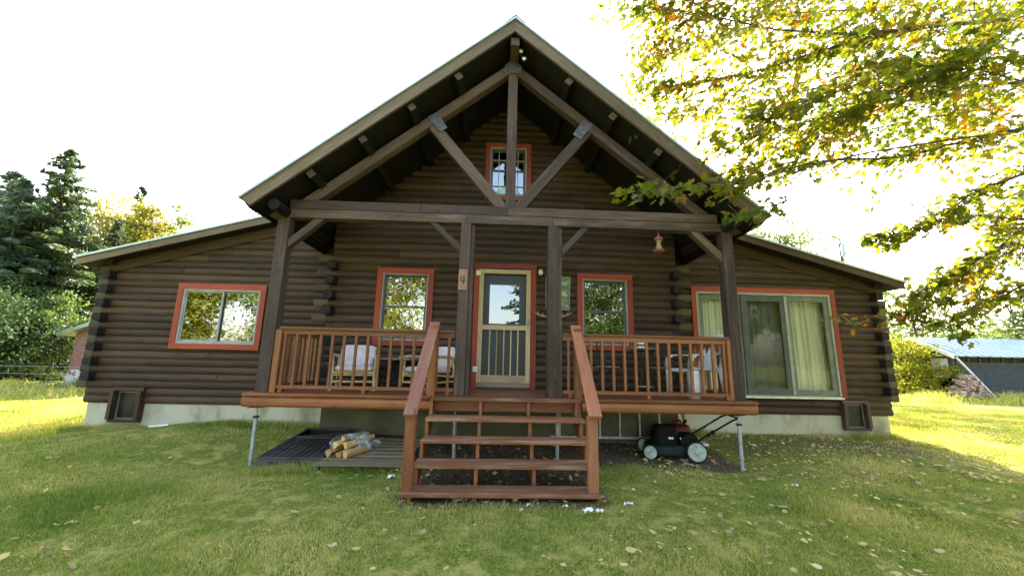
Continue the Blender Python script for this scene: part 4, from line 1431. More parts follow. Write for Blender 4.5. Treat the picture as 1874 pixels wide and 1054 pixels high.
# scraps of white paper on the lawn
for i, (x, y, sc, lb) in enumerate(((3.40, -2.14, .09, 'pale blue-green paper scrap alone on the lawn far right of the steps'), (.27, -2.86, .07, 'small white paper scrap straight in front of the steps'), (.60, -2.88, .06, 'white paper scrap standing up in the grass in front of the right lower post'),
        (.78, -2.98, .11, 'largest white paper scrap on the lawn in front of the steps'), (.90, -2.98, .08, 'white paper scrap just right of the largest scrap'), (1.23, -2.80, .10, 'white paper scrap right of the steps near the lower right post'), (-1.25, -1.95, .07, 'white scrap in the grass by the lower left post'))):
    def scrap(b):
        z = hz(x, y) + .035
        n = 9
        V = [(x, y, z + .015)]
        for k in range(n):
            a = 2 * PI * k / n; q = sc * .5 * random.uniform(.45, 1.25)
            V.append((x + q * math.cos(a), y + q * math.sin(a) * .7, z + random.uniform(-.01, .03)))
        b.add(V, [(0, k + 1, (k + 1) % n + 1) for k in range(n)])
    o = one('paper_scrap', M['paper'], None, scrap)
    md = o.modifiers.new('solid', 'SOLIDIFY'); md.thickness = .002
    tag(o, lb, 'paper scrap', 'paper scraps on the lawn')

# ================================================================== FOLIAGE
def rnd_unit(n):
    v = RNG.normal(size=(n, 3))
    return v / np.linalg.norm(v, axis=1, keepdims=True)


def leaf_quads(C, ln, wd, D=None, flat=0.0):
    """rhombic leaves: C centres, ln/wd lengths, D optional long-axis directions, flat: bias of normals to vertical"""
    n = len(C)
    if D is None: D = rnd_unit(n)
    Nn = rnd_unit(n); Nn[:, 2] += flat * np.sign(Nn[:, 2] + 1e-6)
    Sd = np.cross(D, Nn); Sd /= np.linalg.norm(Sd, axis=1, keepdims=True) + 1e-9
    ln = np.broadcast_to(ln, (n,))[:, None]; wd = np.broadcast_to(wd, (n,))[:, None]
    V = np.stack([C - D * ln / 2, C + Sd * wd / 2 - D * ln * .08, C + D * ln / 2, C - Sd * wd / 2 - D * ln * .08], 1).reshape(-1, 3)
    F = np.arange(n * 4).reshape(n, 4)
    return V, F


LM = {
    'spruce': leafmat('spruce_needles', [(.04, .075, .032), (.07, .115, .045), (.14, .17, .05)], .45, scale=.5),
    'blue': leafmat('blue_green_needles', [(.07, .12, .075), (.11, .17, .105), (.17, .23, .13)], .45, scale=.4),
    'green': leafmat('green_leaves', [(.045, .085, .018), (.08, .13, .025), (.13, .19, .04)], .5, scale=.5),
    'dark': leafmat('dark_green_leaves', [(.022, .048, .014), (.038, .075, .02), (.075, .125, .03)], .3, rough=.8, scale=.5),
    'light': leafmat('light_green_leaves', [(.08, .13, .025), (.12, .18, .035), (.18, .24, .05)], .55, scale=.5),
    'yellow': leafmat('yellow_leaves', [(.15, .17, .02), (.27, .26, .03), (.38, .34, .04)], .5, scale=.5),
    'bush': leafmat('yellow_green_leaves', [(.16, .2, .015), (.26, .28, .02), (.38, .36, .03)], .6, scale=.8),
    'maple': leafmat('maple_leaves', [(.055, .10, .012), (.08, .135, .015), (.10, .155, .018), (.19, .195, .02), (.11, .145, .015), (.17, .18, .018), (.38, .17, .02), (.46, .12, .02)], .6, scale=1.3, tcol=(1.28, 1.2, .45)),
}


def shift(V, x, y, z): return V + np.array([x, y, z])


def conifer(name_label, x, y, h, r, mat='spruce', dens=1.0, group='evergreens behind the left field', z0=.1, trunk=.14, seed=0):
    global RNG
    RNG = np.random.default_rng(100 + seed); random.seed(seed)
    zb = hz(x, y) - .1
    t = thing('spruce_tree', name_label, 'tree', (x, y, zb), group)
    one('trunk', M['bark'], t, lambda b: b.tube([(x, y, zb), (x + .05, y, zb + h * .5), (x, y, zb + h * .98)], [trunk, trunk * .6, .02], 8))
    C, D, S_ = [], [], []
    br = MB()
    nb = int(h * 11 * dens)
    for i in range(nb):
        f = z0 + (1 - z0) * (i + random.random()) / nb
        a = random.uniform(0, 2 * PI)
        L_ = r * (1 - f) ** .75 * random.uniform(.45, 1.15) + .15
        d = Vector((math.cos(a), math.sin(a), 0))
        p0 = Vector((x, y, zb + h * f))
        droop = .35 * (1 - f) + .05
        k = max(3, int(L_ / .16))
        end = None
        for j in range(k):
            u = (j + .6) / k
            p = p0 + d * L_ * u + Vector((0, 0, .18 * L_ * u - droop * L_ * u * u + .12 * L_ * max(0, u - .8)))
            end = p
            m_ = 9 if u > .2 else 4
            for q in range(m_):
                side = Vector((-d.y, d.x, 0)) * random.uniform(-1, 1) * (.30 * L_ * (1 - u * .7) * .55 + .06)
                C.append(p + side + Vector((0, 0, random.uniform(-.16, .04)))); 
                dd = (d * .7 + side.normalized() * .7 + Vector((0, 0, -.35 + random.uniform(-.3, .2)))).normalized()
                D.append(dd)
        if i % 3 == 0: br.tube([p0, end], [.03, .008], 4, cap=False)
    br.build('branch', M['bark'], t, kind='stuff')
    C = np.array(C); D = np.array(D)
    V, F = leaf_quads(C, RNG.uniform(.18, .42, len(C)), RNG.uniform(.07, .15, len(C)), D, .3)
    npmesh('crown', V, F, LM[mat], t)
    return t


def broadleaf(label, x, y, h, r, mat, base=.25, n_clump=46, per=130, leaf=.13, group=None, name='broadleaf_tree', trunk=.13, seed=0, squash=1.0, cat='tree', clump=.22):
    global RNG
    RNG = np.random.default_rng(200 + seed); random.seed(seed + 50)
    zb = hz(x, y) - .1
    t = thing(name, label, cat, (x, y, zb), group)
    tb2 = MB()
    tb2.tube([(x, y, zb), (x + random.uniform(-.15, .15), y, zb + h * .4), (x, y, zb + h * .8)], [trunk, trunk * .7, trunk * .2], 8)
    tb2.build('trunk', M['bark'], t)
    cz = zb + h * (base + (1 - base) / 2); rz = h * (1 - base) / 2
    Cs = []
    lb = MB()
    for i in range(n_clump):
        v = rnd_unit(1)[0]
        q = random.uniform(.35, .93) ** .8
        lump = 1 + .18 * math.sin(v[0] * 5 + seed) * math.cos(v[2] * 4 + seed)
        p = np.array([x + v[0] * r * q * lump, y + v[1] * r * q * lump, cz + v[2] * rz * q * lump])
        Cs.append(p)
        f = .35 + .45 * max(0, (p[2] - zb) / h)
        s0 = Vector((x, y, zb + h * min(.75, f * .8)))
        mid = s0.lerp(Vector(p), .5) + Vector((0, 0, -.05 * r))
        lb.tube([s0, mid, Vector(p)], [trunk * .3, trunk * .18, .01], 4, cap=False)
    lb.build('limb', M['bark'], t, kind='stuff')
    Cs = np.array(Cs)
    P = np.repeat(Cs, per, 0)
    sz = np.repeat(RNG.uniform(.6, 1.35, len(Cs)), per)
    P = P + rnd_unit(len(P)) * (RNG.uniform(0, 1, (len(P), 1)) ** .55) * (sz[:, None] * r * clump * 1.5) * np.array([1.15, 1.15, .72])
    V, F = leaf_quads(P, RNG.uniform(.7, 1.3, len(P)) * leaf, RNG.uniform(.5, .8, len(P)) * leaf, None, .6)
    npmesh('crown', V, F, LM[mat], t)
    return t


# left background
G1 = 'tall evergreens at the left edge of the field'
for k_, (x_, y_, h_, r_, m_, d_, lb_) in enumerate((
        (-23.8, 14, 12.4, 4.0, 'spruce', 2.0, 'tallest pointed spruce at the left with a golden sunlit side'),
        (-24.6, 13.0, 10.2, 3.4, 'blue', 2.0, 'grey-green spruce just left of the tallest spruce'),
        (-26.0, 13.6, 10.9, 3.2, 'blue', 1.8, 'grey-green evergreen cut by the left edge of the photo'),
        (-22.6, 16.2, 9.2, 2.4, 'spruce', 1.7, 'darker spruce standing close right of the tallest spruce'),
        (-30.6, 19.5, 12.6, 3.8, 'blue', 1.6, 'rear spruce filling the gap between the tall evergreens'),
        (-30.0, 25, 15.2, 2.8, 'spruce', 1.2, 'small dark pine top peeking over the yellow autumn tree'),
        (-35.5, 22, 13.0, 4.0, 'blue', 1.4, 'hazy rear evergreen low at the left edge'),
        (-24.5, 19.5, 7.8, 2.6, 'blue', 1.5, 'short grey-green spruce seen just above the corner of the left wing roof'))):
    conifer(lb_, x_, y_, h_, r_, m_, d_, G1, z0=.02, seed=40 + k_)
broadleaf('bright yellow autumn tree behind the left wing roof', -26.5, 20, 12.3, 3.2, 'yellow', .3, 100, 190, .18, seed=1)
broadleaf('lower rounded yellow tree between the tall yellow tree and the light green tree', -23.9, 20, 11.2, 2.3, 'yellow', .3, 70, 180, .18, seed=61)
broadleaf('light green tree right of the yellow autumn tree', -24.3, 22.5, 12.9, 2.0, 'light', .35, 44, 150, .18, seed=2)
broadleaf('olive green tree between the tallest spruce and the yellow tree', -25.0, 17.4, 8.8, 2.3, 'green', .1, 60, 150, .15, seed=3)
broadleaf('low leafy green tree at the foot of the evergreens', -20.9, 9.6, 4.0, 2.3, 'dark', .0, 110, 190, .14, name='leafy_shrub', seed=4, cat='shrub')
broadleaf('light green leafy shrub beside the brick outbuilding', -20.6, 12.4, 4.2, 1.7, 'green', .0, 50, 140, .13, name='leafy_shrub', seed=5, cat='shrub')
broadleaf('spreading light green tree in the middle of the left tree line', -22.9, 12.0, 4.9, 2.4, 'dark', .0, 110, 190, .15, seed=41)
broadleaf('leafy green tree at the left edge in front of the evergreens', -25.2, 10.6, 4.6, 2.4, 'dark', .05, 110, 190, .15, seed=42)
# unseen trees added behind the house to cast shade over the left lawn
broadleaf('unseen high-crowned tree added behind the left half of the house to shade the lawn', -6.4, 13, 9.0, 2.4, 'green', .66, 44, 120, .16, seed=8)
broadleaf('unseen high-crowned tree added behind the left wing to shade the lawn', -10.2, 13, 9.0, 2.3, 'green', .68, 44, 120, .16, seed=9)
# right background
broadleaf('unseen slim tree added behind the right half of the house to streak the lawn with shade', 12.6, 19, 12.4, 1.7, 'green', .35, 50, 120, .16, seed=71)  # two slim trees added to cast shade streaks on the right lawn
broadleaf('slim tree added behind the right wing to streak the lawn with shade', 16.6, 22, 12.6, 1.6, 'green', .4, 50, 110, .16, seed=72)
broadleaf('feathery green tree rising behind the right wing roof', 14.8, 13, 10.3, 2.2, 'light', .3, 54, 130, .14, seed=10)
broadleaf('taller loose tree just behind the eave of the right wing', 18.6, 15.5, 10.6, 2.3, 'light', .35, 44, 110, .14, seed=11)
broadleaf('bright yellow-green bush left of the dark shed', 22.4, 14.2, 3.3, 2.0, 'bush', .0, 60, 150, .13, name='bush', seed=12, cat='bush')
broadleaf('tall thin-stemmed green tree above the yellow-green bush', 26.0, 20, 8.4, 2.6, 'light', .35, 30, 90, .16, seed=13)
broadleaf('hazy tree behind the left end of the shed roof', 31.0, 21, 8.2, 3.0, 'green', .25, 40, 110, .17, seed=14)
broadleaf('hazy tree behind the shed near the right edge', 37.5, 20, 9.2, 3.4, 'light', .2, 44, 110, .17, seed=15)
conifer('dark evergreen behind the shed at the right edge', 34.5, 17, 7.0, 2.4, 'spruce', 1.0, 'evergreens behind the shed', seed=16)
# far wood line: reads as one mass
def far_wood():
    P = []
    for (x0, x1, y0, y1, n, hm) in ((-75, -24, 38, 46, 9000, 7), (30, 90, 34, 42, 9000, 6), (-30, 34, 55, 60, 6000, 4)):
        xs = RNG.uniform(x0, x1, n); ys = RNG.uniform(y0, y1, n)
        top = hm + 1.6 * np.sin(xs * .7) + 1.2 * np.sin(xs * 1.9 + 1) + .7 * np.sin(xs * 4.1)
        P.append(np.stack([xs, ys, -1 + RNG.uniform(0, 1, n) ** .8 * top], 1))
    P = np.concatenate(P)
    V, F = leaf_quads(P, RNG.uniform(.5, 1.0, len(P)), RNG.uniform(.35, .6, len(P)))
    npmesh('distant_wood', V, F, LM['green'], kind='stuff')
far_wood()

# trees behind the viewpoint: they light up in the window reflections
k = 0
proto_b = []
for (x, y, h, r, mt, lab) in ((-23, -19, 12, 4.4, 'bush', 'golden autumn tree across the lawn, farthest left behind the viewer'), (-15, -21, 12.5, 4.4, 'light', 'yellow-green tree across the lawn, second from the left'),
                              (-7.6, -19, 13.5, 4.2, 'bush', 'tall yellow-green tree across the lawn left of the open gap'), (7.2, -18, 12, 4.0, 'green', 'dark green tree across the lawn right of the slender spruce'),
                              (15, -20, 12.5, 4.4, 'light', 'light green tree across the lawn, second from the right'), (24, -19, 11, 4.4, 'bush', 'golden autumn tree across the lawn, farthest right')):
    broadleaf(lab, x, y, h, r, mt, .05, 130, 240, .19, seed=20 + k)
    k += 1
conifer('slender spruce across the lawn behind the viewer', 1.9, -17, 10.5, 2.4, 'spruce', 1.1, 'evergreens across the lawn', seed=30)

# ------------------------------------------------------------------ maple whose branches hang into the picture
RNG = np.random.default_rng(5); random.seed(5)
MXp, MYp = 10.2, -2.6
mz = hz(MXp, MYp) - .1
maple = thing('maple_tree', 'maple with yellow-green and orange leaves reaching over the right of the house', 'tree', (MXp, MYp, mz))
one('trunk', M['bark_maple'], maple, lambda b: b.tube([(MXp, MYp, mz), (MXp - .05, MYp, 1.5), (MXp - .2, MYp + .1, 4), (MXp, MYp, 6.5), (MXp + .2, MYp, 9)], [.26, .2, .16, .1, .04], 12))
# main limbs: photo pixels at a depth plane give believable 3D courses
BR = [
    ([(2150, 40), (1874, 34), (1700, 50), (1560, 64), (1420, 55), (1300, 30), (1200, 12)], (-2.9, -2.2), .035, 2.6),
    ([(1700, 50), (1600, 66), (1480, 100), (1390, 130), (1290, 150), (1225, 160)], (-2.5, -2.0), .02, 0),
    ([(2150, 120), (1874, 150), (1720, 166), (1560, 196), (1440, 235), (1330, 262)], (-2.8, -2.1), .03, 1.8),
    ([(2150, 200), (1874, 236), (1750, 262), (1640, 288), (1500, 296), (1400, 320), (1340, 345)], (-2.7, -2.2), .028, 1.6),
    ([(1874, 42), (1790, 85), (1700, 135), (1620, 170), (1540, 210)], (-3.2, -2.6), .018, 0),
    ([(2100, -60), (1874, -80), (1700, -40), (1500, -20), (1350, -5), (1200, 0)], (-3.0, -2.4), .03, 3.2),
    ([(2200, 330), (1874, 318), (1790, 350), (1720, 390), (1650, 430), (1596, 437)], (-3.2, -2.4), .022, 1.2),
    ([(2200, 520), (1874, 520), (1800, 560), (1740, 590), (1660, 588), (1560, 580)], (-2.2, -1.2), .022, .6),
    ([(2200, 420), (1874, 420), (1800, 470), (1730, 510), (1670, 540)], (-2.8, -2.0), .02, .9),
    ([(1874, 236), (1700, 262), (1560, 285), (1400, 325), (1290, 336), (1220, 344), (1160, 352)], (-2.5, -3.4), .014, 0),
    ([(1560, 285), (1480, 340), (1410, 385), (1350, 392)], (-2.7, -3.1), .01, 0),
    ([(2150, 90), (1900, 100), (1760, 110), (1640, 130), (1500, 160), (1380, 190), (1260, 205)], (-1.9, -1.6), .022, 2.0),
    ([(2200, 600), (1950, 470), (1874, 400), (1800, 395), (1740, 400)], (-2.2, -2.0), .02, .7),
    ([(2150, 250), (1930, 300), (1850, 420), (1800, 520), (1770, 600)], (-2.4, -1.9), .018, .8),
    ([(2000, 380), (1900, 430), (1830, 470), (1760, 520), (1700, 560), (1650, 575)], (-1.9, -1.3), .016, .8),
    ([(1874, 236), (1800, 200), (1700, 215), (1580, 240), (1480, 262), (1400, 300), (1340, 310)], (-1.9, -1.9), .012, 0),
    ([(1874, 34), (1780, 20), (1650, 10), (1540, 20), (1440, 25), (1340, 60), (1260, 75), (1215, 100)], (-1.8, -1.7), .012, 0),
    ([(1874, 150), (1800, 130), (1690, 120), (1580, 150), (1480, 185), (1400, 215)], (-3.3, -3.0), .010, 0),
]
stems = []
for pts, (ya, yb), r0, trz in BR:
    P = [at(px, py, ya + (yb - ya) * i / (len(pts) - 1)) for i, (px, py) in enumerate(pts)]
    if trz: P = [Vector((MXp - .1, MYp, min(8, max(1.6, P[0].z - .6))))] + P
    # smooth
    Q = []
    for i in range(len(P) - 1):
        for u in np.linspace(0, 1, 5)[:-1]:
            Q.append(P[i].lerp(P[i + 1], u) + Vector((random.uniform(-.02, .02),) * 3))
    Q.append(P[-1])
    n = len(Q)
    one('limb', M['bark_maple'], maple, lambda b: b.tube(Q, [max(.004, r0 * (1 - .85 * i / n)) for i in range(n)], 6))
    stems.append((Q, bool(trz)))

tw = MB()
LC, LD = [], []
def leafy(p0, d, length, dens):
    """a twig with leaves in pairs"""
    k = max(2, int(length / .12))
    pts = [p0]
    dd = d.copy()
    for i in range(k):
        dd = (dd + Vector((random.uniform(-.22, .22), random.uniform(-.22, .22), random.uniform(-.2, .12)))).normalized()
        pts.append(pts[-1] + dd * length / k)
    tw.tube(pts, [.005 * (1 - .7 * i / len(pts)) + .001 for i in range(len(pts))], 3, cap=False)
    for i in range(1, len(pts)):
        for s_ in range(dens):
            o = Vector((random.uniform(-.1, .1), random.uniform(-.1, .1), random.uniform(-.07, .04)))
            LC.append(pts[i] + o)
            LD.append((dd * .6 + Vector((random.uniform(-1, 1), random.uniform(-1, 1), random.uniform(-.7, .15)))).normalized())
for bi, (Q, main) in enumerate(stems):
    n = len(Q)
    for i in range(2, n):
        p = Q[i]
        d = (Q[i] - Q[i - 1]).normalized()
        sprig = bi in (9, 10)
        low = bi in (7,)
        nt_ = 5 if not sprig else (0 if i < n * .45 else 2)
        if low: nt_ = 2 if i > n * .45 else 5
        if bi in (13, 14, 6): nt_ = 4
        for j in range(nt_):
            side = Vector((random.uniform(-.6, .3), random.uniform(-1, 1), random.uniform(-.55, .45)))
            dir_ = (d * random.uniform(.4, 1.1) + side).normalized()
            L_ = random.uniform(.3, .95) if not (sprig or low) else random.uniform(.1, .26)
            if bi in (3, 15): L_ *= max(.3, 1.3 - 1.1 * i / n)
            if bi in (6, 12, 8, 13, 14): L_ *= max(.22, 1.0 - .9 * i / n)
            leafy(p, dir_, L_, 2)
            if not (sprig or low) and random.random() < .3:
                q_ = p + dir_ * L_ * random.uniform(.4, .9)
                leafy(q_, (dir_ + Vector((random.uniform(-.8, .8), random.uniform(-.8, .8), random.uniform(-.9, .5)))).normalized(), L_ * .6, 2)
# unseen overhead twigs, added to keep sky light off the right side
for i in range(170):
    p = Vector((random.uniform(4.5, 10), random.uniform(-5.4, -2.2), 0))
    p.z = random.uniform(5.9, 8.2) + .25 * abs(p.y + 3.5)
    leafy(p, Vector((random.uniform(-1, .2), random.uniform(-.6, .6), random.uniform(-.3, .2))).normalized(), .8, 4)
for i in range(320):  # outer crown beyond the frame, so the tree is whole
    v = rnd_unit(1)[0]
    p = Vector((MXp + 1.2 + v[0] * 3.2, MYp + v[1] * 3.0, 5.6 + v[2] * 3.4))
    if p.x < 7.8: continue
    leafy(p, Vector((v[0], v[1], -.2)).normalized(), .8, 4)
tw.build('twig', M['bark_maple'], maple, kind='stuff')
# lobed leaves: 11 vertices, fan of triangles
C = np.array([tuple(c) for c in LC]); D = np.array([tuple(d) for d in LD])
n = len(C)
Nn = rnd_unit(n) * .75 + np.array([0, -.1, .9]); Nn /= np.linalg.norm(Nn, axis=1, keepdims=True)
Sd = np.cross(D, Nn); Sd /= np.linalg.norm(Sd, axis=1, keepdims=True) + 1e-9
Nn = np.cross(Sd, D)
out = [(-.5, 0), (-.42, .3), (-.1, .2), (.05, .5), (.2, .22), (.62, .0), (.2, -.22), (.05, -.5), (-.1, -.2), (-.42, -.3)]
sz = RNG.uniform(.068, .112, n)[:, None]
V = [C]
cup = RNG.uniform(-.25, .1, n)[:, None]
for (u, v_) in out:
    V.append(C + (D * u + Sd * v_ + Nn * cup * (u * u + v_ * v_)) * sz)
V = np.stack(V, 1).reshape(-1, 3)
base = (np.arange(n) * 11)[:, None]
F = np.concatenate([np.concatenate([base, base + 1 + i, base + 1 + (i + 1) % 10], 1) for i in range(10)], 0)
npmesh('leaves', V, F, LM['maple'], maple)
print('maple leaves', n)

# ================================================================== GRASS AND LITTER
grassmat = leafmat('grass_blades', [(.09, .165, .03), (.16, .25, .045), (.25, .32, .07), (.40, .41, .13), (.55, .5, .22), (.70, .6, .34)], .38, rough=.6, scale=.9, tcol=(1.35, 1.3, .4))
RNG = np.random.default_rng(11)
def blades(n, x0, x1, y0, y1, hmin, hmax, wd, keep=None):
    x = RNG.uniform(x0, x1, n); y = RNG.uniform(y0, y1, n)
    pr = 1 - soilf(x, y) * 1.15
    if keep is not None: pr = pr * keep(x, y)
    # tufts
    pr = pr * (.55 + .45 * np.sin(x * 5.3 + 1.7 * np.sin(y * 3.1)) * np.sin(y * 4.7 + 1.3 * np.sin(x * 2.9)) + .2)
    ok = RNG.uniform(0, 1, n) < pr
    # nothing inside the house
    ok &= ~((np.abs(x - XC) < WX + .02) & (y > WY - .02) & (y < WY + DEPTH + .1))
    x, y = x[ok], y[ok]; n = len(x)
    z = H(x, y)
    h = RNG.uniform(hmin, hmax, n) * (.75 + .5 * np.clip(np.sin(x * 1.7 + 2) * np.sin(y * 2.1 + 1), -1, 1))
    a = RNG.uniform(0, 2 * PI, n); ln = RNG.uniform(.15, 1.1, n) * h
    b_ = RNG.uniform(0, 2 * PI, n)
    P0 = np.stack([x, y, z - .005], 1)
    W_ = np.stack([np.cos(b_), np.sin(b_), 0 * x], 1) * wd * RNG.uniform(.6, 1.2, n)[:, None]
    M1 = P0 + np.stack([np.cos(a) * ln * .35, np.sin(a) * ln * .35, h * .62], 1)
    T_ = P0 + np.stack([np.cos(a) * ln, np.sin(a) * ln, h], 1)
    V = np.stack([P0 - W_ / 2, P0 + W_ / 2, M1 + W_ * .4, M1 - W_ * .4, T_], 1).reshape(-1, 3)
    k = np.arange(n)[:, None] * 5
    F = np.concatenate([np.concatenate([k, k + 1, k + 2], 1), np.concatenate([k, k + 2, k + 3], 1), np.concatenate([k + 3, k + 2, k + 4], 1)], 0)
    return V, F
sets = [blades(230000, -5.5, 6, -4.6, -1.2, .022, .05, .0055), blades(150000, -9.5, 9.5, -3.0, .75, .025, .055, .008),
        blades(90000, -18, -7.3, -2.5, 6, .04, .09, .014), blades(90000, 7.2, 18, -2.5, 8, .04, .09, .014),
        blades(7000, -5, 5.5, -4.4, -1.6, .06, .115, .006, keep=lambda x, y: (np.sin(x * 3.7 + 2 * np.sin(y * 2.3)) * np.sin(y * 4.1 + x) > .45) * 1.0),
        blades(9000, -7.5, -3.0, .38, .63, .05, .15, .008), blades(9000, 3.3, 7.5, .38, .63, .05, .13, .008), blades(5000, -3.4, -1.0, -1.75, -1.4, .05, .12, .007),
        blades(16000, -27, -9, 5, 11, .1, .42, .03, keep=lambda x, y: np.clip((y - 5.5) / 3, 0, 1)), blades(14000, 15, 30, 8.5, 12.6, .15, .55, .03, keep=lambda x, y: np.clip((y - 9) / 2, 0, 1))]
off = 0; VV, FF = [], []
for V, F in sets:
    VV.append(V); FF.append(F + off); off += len(V)
npmesh('grass', np.concatenate(VV), np.concatenate(FF), grassmat, kind='stuff')

litter = leafmat('dry_leaf_litter', [(.14, .085, .045), (.33, .22, .10), (.5, .4, .22), (.62, .52, .14), (.82, .76, .6)], .15, rough=.8, scale=3)
def leaves_on_ground():
    X, Y = [], []
    for (n, x0, x1, y0, y1) in ((1800, 2.0, 7.8, -1.9, .6), (1300, .8, 9, -4.2, -1.2), (420, -6, 2, -4.4, -1), (260, -1.0, 1.1, -2.9, -.2), (120, -2.4, -.9, -2.0, -1.2), (150, 7, 12, -2, 3)):
        X.append(RNG.uniform(x0, x1, n)); Y.append(RNG.uniform(y0, y1, n))
    x = np.concatenate(X); y = np.concatenate(Y)
    ok = RNG.uniform(0, 1, len(x)) < .35 + .9 * (np.sin(x * 2.1 + 1.5 * np.sin(y * 2.7)) * np.sin(y * 3.3 + x) > 0)
    x, y = x[ok], y[ok]
    z = H(x, y) + RNG.uniform(.015, .045, len(x))
    C = np.stack([x, y, z], 1); n = len(x)
    D = rnd_unit(n); D[:, 2] *= .25; D /= np.linalg.norm(D, axis=1, keepdims=True)
    Nn = rnd_unit(n) * .45 + np.array([0, 0, 1]); Sd = np.cross(D, Nn); Sd /= np.linalg.norm(Sd, axis=1, keepdims=True); Nn = np.cross(Sd, D)
    sz = (RNG.uniform(.02, .062, n) * RNG.uniform(.7, 1.2, n) * np.where(RNG.uniform(0, 1, n) < .12, 1.4, 1))[:, None]
    cup = RNG.uniform(.0, .7, n)[:, None]
    o8 = [(-.5, 0), (-.3, .32), (.1, .4), (.3, .2), (.6, 0), (.3, -.22), (.05, -.42), (-.3, -.3)]
    V = [C] + [C + (D * u + Sd * v + Nn * cup * (u * u + v * v)) * sz * (1 + RNG.uniform(-.25, .25, (n, 1))) for u, v in o8]
    V = np.stack(V, 1).reshape(-1, 3)
    k = np.arange(n)[:, None] * 9
    F = np.concatenate([np.concatenate([k, k + 1 + i, k + 1 + (i + 1) % 8], 1) for i in range(8)], 0)
    npmesh('fallen_leaves', V, F, litter, kind='stuff')
leaves_on_ground()

# ================================================================== OUTBUILDINGS AND FIELD
def brickmat():
    mt, n, out = new_mat('red_brick')
    tc = N(n, 'ShaderNodeTexCoord')
    br = N(n, 'ShaderNodeTexBrick')
    br.inputs['Scale'].default_value = 4
    br.inputs['Color1'].default_value = c4((.36, .12, .1)); br.inputs['Color2'].default_value = c4((.24, .08, .07)); br.inputs['Mortar'].default_value = c4((.4, .36, .33))
    br.inputs['Mortar Size'].default_value = .02
    mp = N(n, 'ShaderNodeMapping'); mp.inputs['Rotation'].default_value = (PI / 2, 0, 0)
    L(n, tc.outputs['Object'], mp.inputs[0]); L(n, mp.outputs[0], br.inputs[0])
    b = N(n, 'ShaderNodeBsdfPrincipled'); L(n, br.outputs[0], b.inputs['Base Color']); b.inputs['Roughness'].default_value = .9
    L(n, b.outputs[0], out.inputs[0])
    return mt
M['brick'] = brickmat()
M['bwhite'] = plain('flaking_whitewash', (.62, .62, .6), (.3, .16, .14), rough=.9, scale=5, lo=.5, hi=.56)
M['shedwall'] = plain('dark_tarpaper', (.045, .05, .055), (.032, .036, .04), rough=.85, scale=3, stretch=(1, 1, 3))
M['shedwood'] = plain('dark_shed_timber', (.06, .052, .045), (.09, .08, .068), rough=.9, scale=6)
M['blue_metal'] = plain('pale_blue_roof_metal', (.25, .37, .52), (.32, .44, .58), rough=.35, metal=.3, scale=1.5)
M['cord'] = plain('cord_wood_ends', (.5, .36, .28), (.3, .2, .15), rough=.9, scale=8)
t = thing('brick_outbuilding', 'small brick outbuilding with pale roof and whitewashed base beyond the left wing', 'building', (-16, 12, -.95))
gzb = -1.1
one('brick_wall', M['brick'], t, lambda b: b.prism([(-18.35, -.28), (-13, -.28), (-13, 3.2), (-18.35, 1.25)], 11.0, 14.5))
one('whitewashed_base', M['bwhite'], t, lambda b: b.box(-18.37, -12.98, 10.98, 14.52, -.75, -.281))
one('footing', M['found_cream'], t, lambda b: b.box(-18.4, -12.95, 10.95, 14.55, gzb, -.752))
one('roof', M['roofmetal'], t, lambda b: b.prism([(-18.75, 1.12), (-12.9, 3.26), (-12.9, 3.42), (-18.8, 1.26)], 10.6, 14.9))
t = thing('dark_shed', 'long dark shed with blue metal roof and white barge boards at the right', 'shed', (27.5, 14, -.95))
sx0, sx1, sy0, sy1 = 23.3, 34.0, 12.6, 15.8
one('shed_wall', M['shedwall'], t, lambda b: (b.box(sx0 + .25, sx1, sy0, sy0 + .08, -1.1, .85), b.box(sx1 - .08, sx1, sy0 + .081, sy1, -1.1, 1.3), b.box(sx0 + .25, sx1 - .081, sy1 - .08, sy1, -1.1, 1.3)))
def shr(b):
    b.bar((sx0 - .35, sy0 - .3, 1.12), (sx0 - .35, (sy0 + sy1) / 2, 2.12), .0, .0) if 0 else None
one('shed_frame', M['shedwood'], t, lambda b: ([b.box(x, x + .09, sy0 - .01, sy0 + .07, .852, 1.22) for x in np.arange(sx0 + .25, sx1, .62)], b.box(sx0, sx1, sy0 - .02, sy0 + .06, 1.225, 1.34), b.box(sx0, sx1, sy0 - .03, sy0 - .001, .82, .9), b.box(sx0, sx0 + .14, sy0, sy0 + .14, -1.1, 1.22), b.box(sx0, sx0 + .14, sy1 - .14, sy1, -1.1, 1.22), b.box(sx0 + .3, sx1 - .1, sy0 + .3, sy0 + .36, -1.1, 1.2)))
ym = (sy0 + sy1) / 2
one('roof', M['blue_metal'], t, lambda b: (b.prism([(sy0 - .4, 1.20), (ym, 2.2), (ym, 2.26), (sy0 - .4, 1.26)], sx0 - .35, sx1 + .3, 'x'), b.prism([(sy1 + .4, 1.20), (ym + .001, 2.2), (ym + .001, 2.26), (sy1 + .4, 1.26)], sx0 - .35, sx1 + .3, 'x'),
    [b.bar((x, sy0 - .39, 1.275), (x, ym, 2.275), .04, .03) for x in np.arange(sx0, sx1, .45)]))
for s_, ya, yb in ((-1, sy0 - .44, ym), (1, sy1 + .44, ym)):
    one('barge_board', M['white'], t, lambda b: b.prism([(ya, 1.06), (yb, 2.1), (yb, 2.3), (ya, 1.26)], sx0 - .39, sx0 - .352, 'x'))
one('white_panel', M['white'], t, lambda b: b.box(sx0 + .0, sx0 + .05, sy0 + .2, sy0 + 1.0, .1, 1.1))
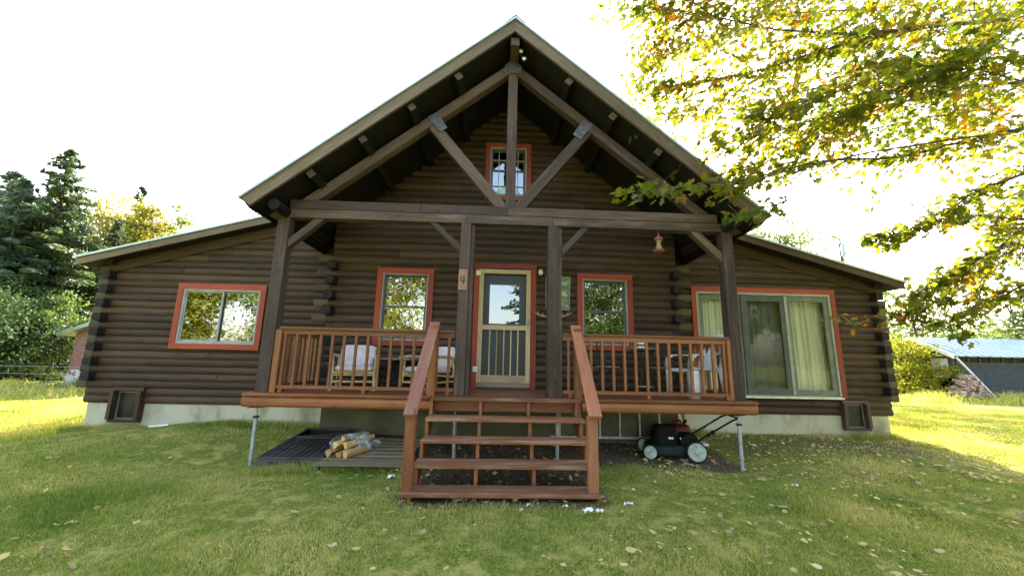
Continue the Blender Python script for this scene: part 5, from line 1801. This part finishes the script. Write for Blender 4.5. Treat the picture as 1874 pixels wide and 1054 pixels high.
t = tag(one('leaning_pole', M['white'], None, lambda b: b.bar((23.2, 12.3, 1.15), (24.75, 12.1, -.95), .09, .06)), 'long pale board leaning against the dark shed wall', 'board')
wp = MB()
random.seed(3)
for i in range(110):
    u, v = random.random(), random.random() ** 1.2
    x = 22.2 + u * 1.6; z = -.95 + v * 1.35 * (1 - abs(u - .65)); y = 12.3 - .5 * (1 - v) + random.uniform(-.2, .2)
    d = Vector((random.uniform(-.4, .4), -1, random.uniform(-.3, .3))).normalized()
    wp.tube([(x, y, z), Vector((x, y, z)) + d * .35], random.uniform(.05, .085), 6, smooth=False)
tag(wp.build('wood_pile', M['cord'], None, origin=(22.9, 12.2, -.95)), 'tumbled pile of pale cut firewood at the left end of the dark shed', 'wood pile', kind='stuff')
wp = None
# wire fence in the left field
t = thing('wire_fence', 'low wire fence with thin wooden posts across the left field', 'fence', (-16, 7, -.95))
fp = [(-24, 6.8), (-20.5, 6.9), (-17, 7.0), (-13.6, 7.1), (-10.4, 7.2)]
for x, y in fp: one('post', M['shedwood'], t, lambda b: b.tube([(x, y, hz(x, y) - .1), (x + .03, y, hz(x, y) + 1.05)], .045, 8))
for k in range(4):
    one('wire', M['zinc'], t, lambda b: b.tube([(x, y - .05, hz(x, y) + .2 + .24 * k) for x, y in fp], .006, 4))
# utility pole and cable
t = thing('utility_pole', 'slim utility pole with grey transformer can beyond the right wing roof', 'pole', (25.2, 20, -.95))
one('pole_shaft', M['bark'], t, lambda b: b.tube([(25.2, 20, -1.1), (25.2, 20, 9.5)], [.16, .11], 10))
one('transformer', M['zinc'], t, lambda b: b.lathe((25.2, 19.8, 8.5), [(.12, 0), (.15, .05), (.15, .8), (.12, .9), (.05, .95)], 16))
one('insulator', M['zinc'], t, lambda b: b.lathe((25.2, 20, 9.5), [(.05, 0), (.1, .1), (.06, .2), (.1, .3), (.05, .5)], 12))
tag(one('power_cable', M['rubber'], None, lambda b: b.tube([at(-60, 318, 9) .lerp(at(330, 428, 9), u) + Vector((0, 0, -.25 * math.sin(PI * u))) for u in np.linspace(0, 1, 12)], .018, 5)), 'thin sagging power cable crossing in front of the left trees', 'cable')
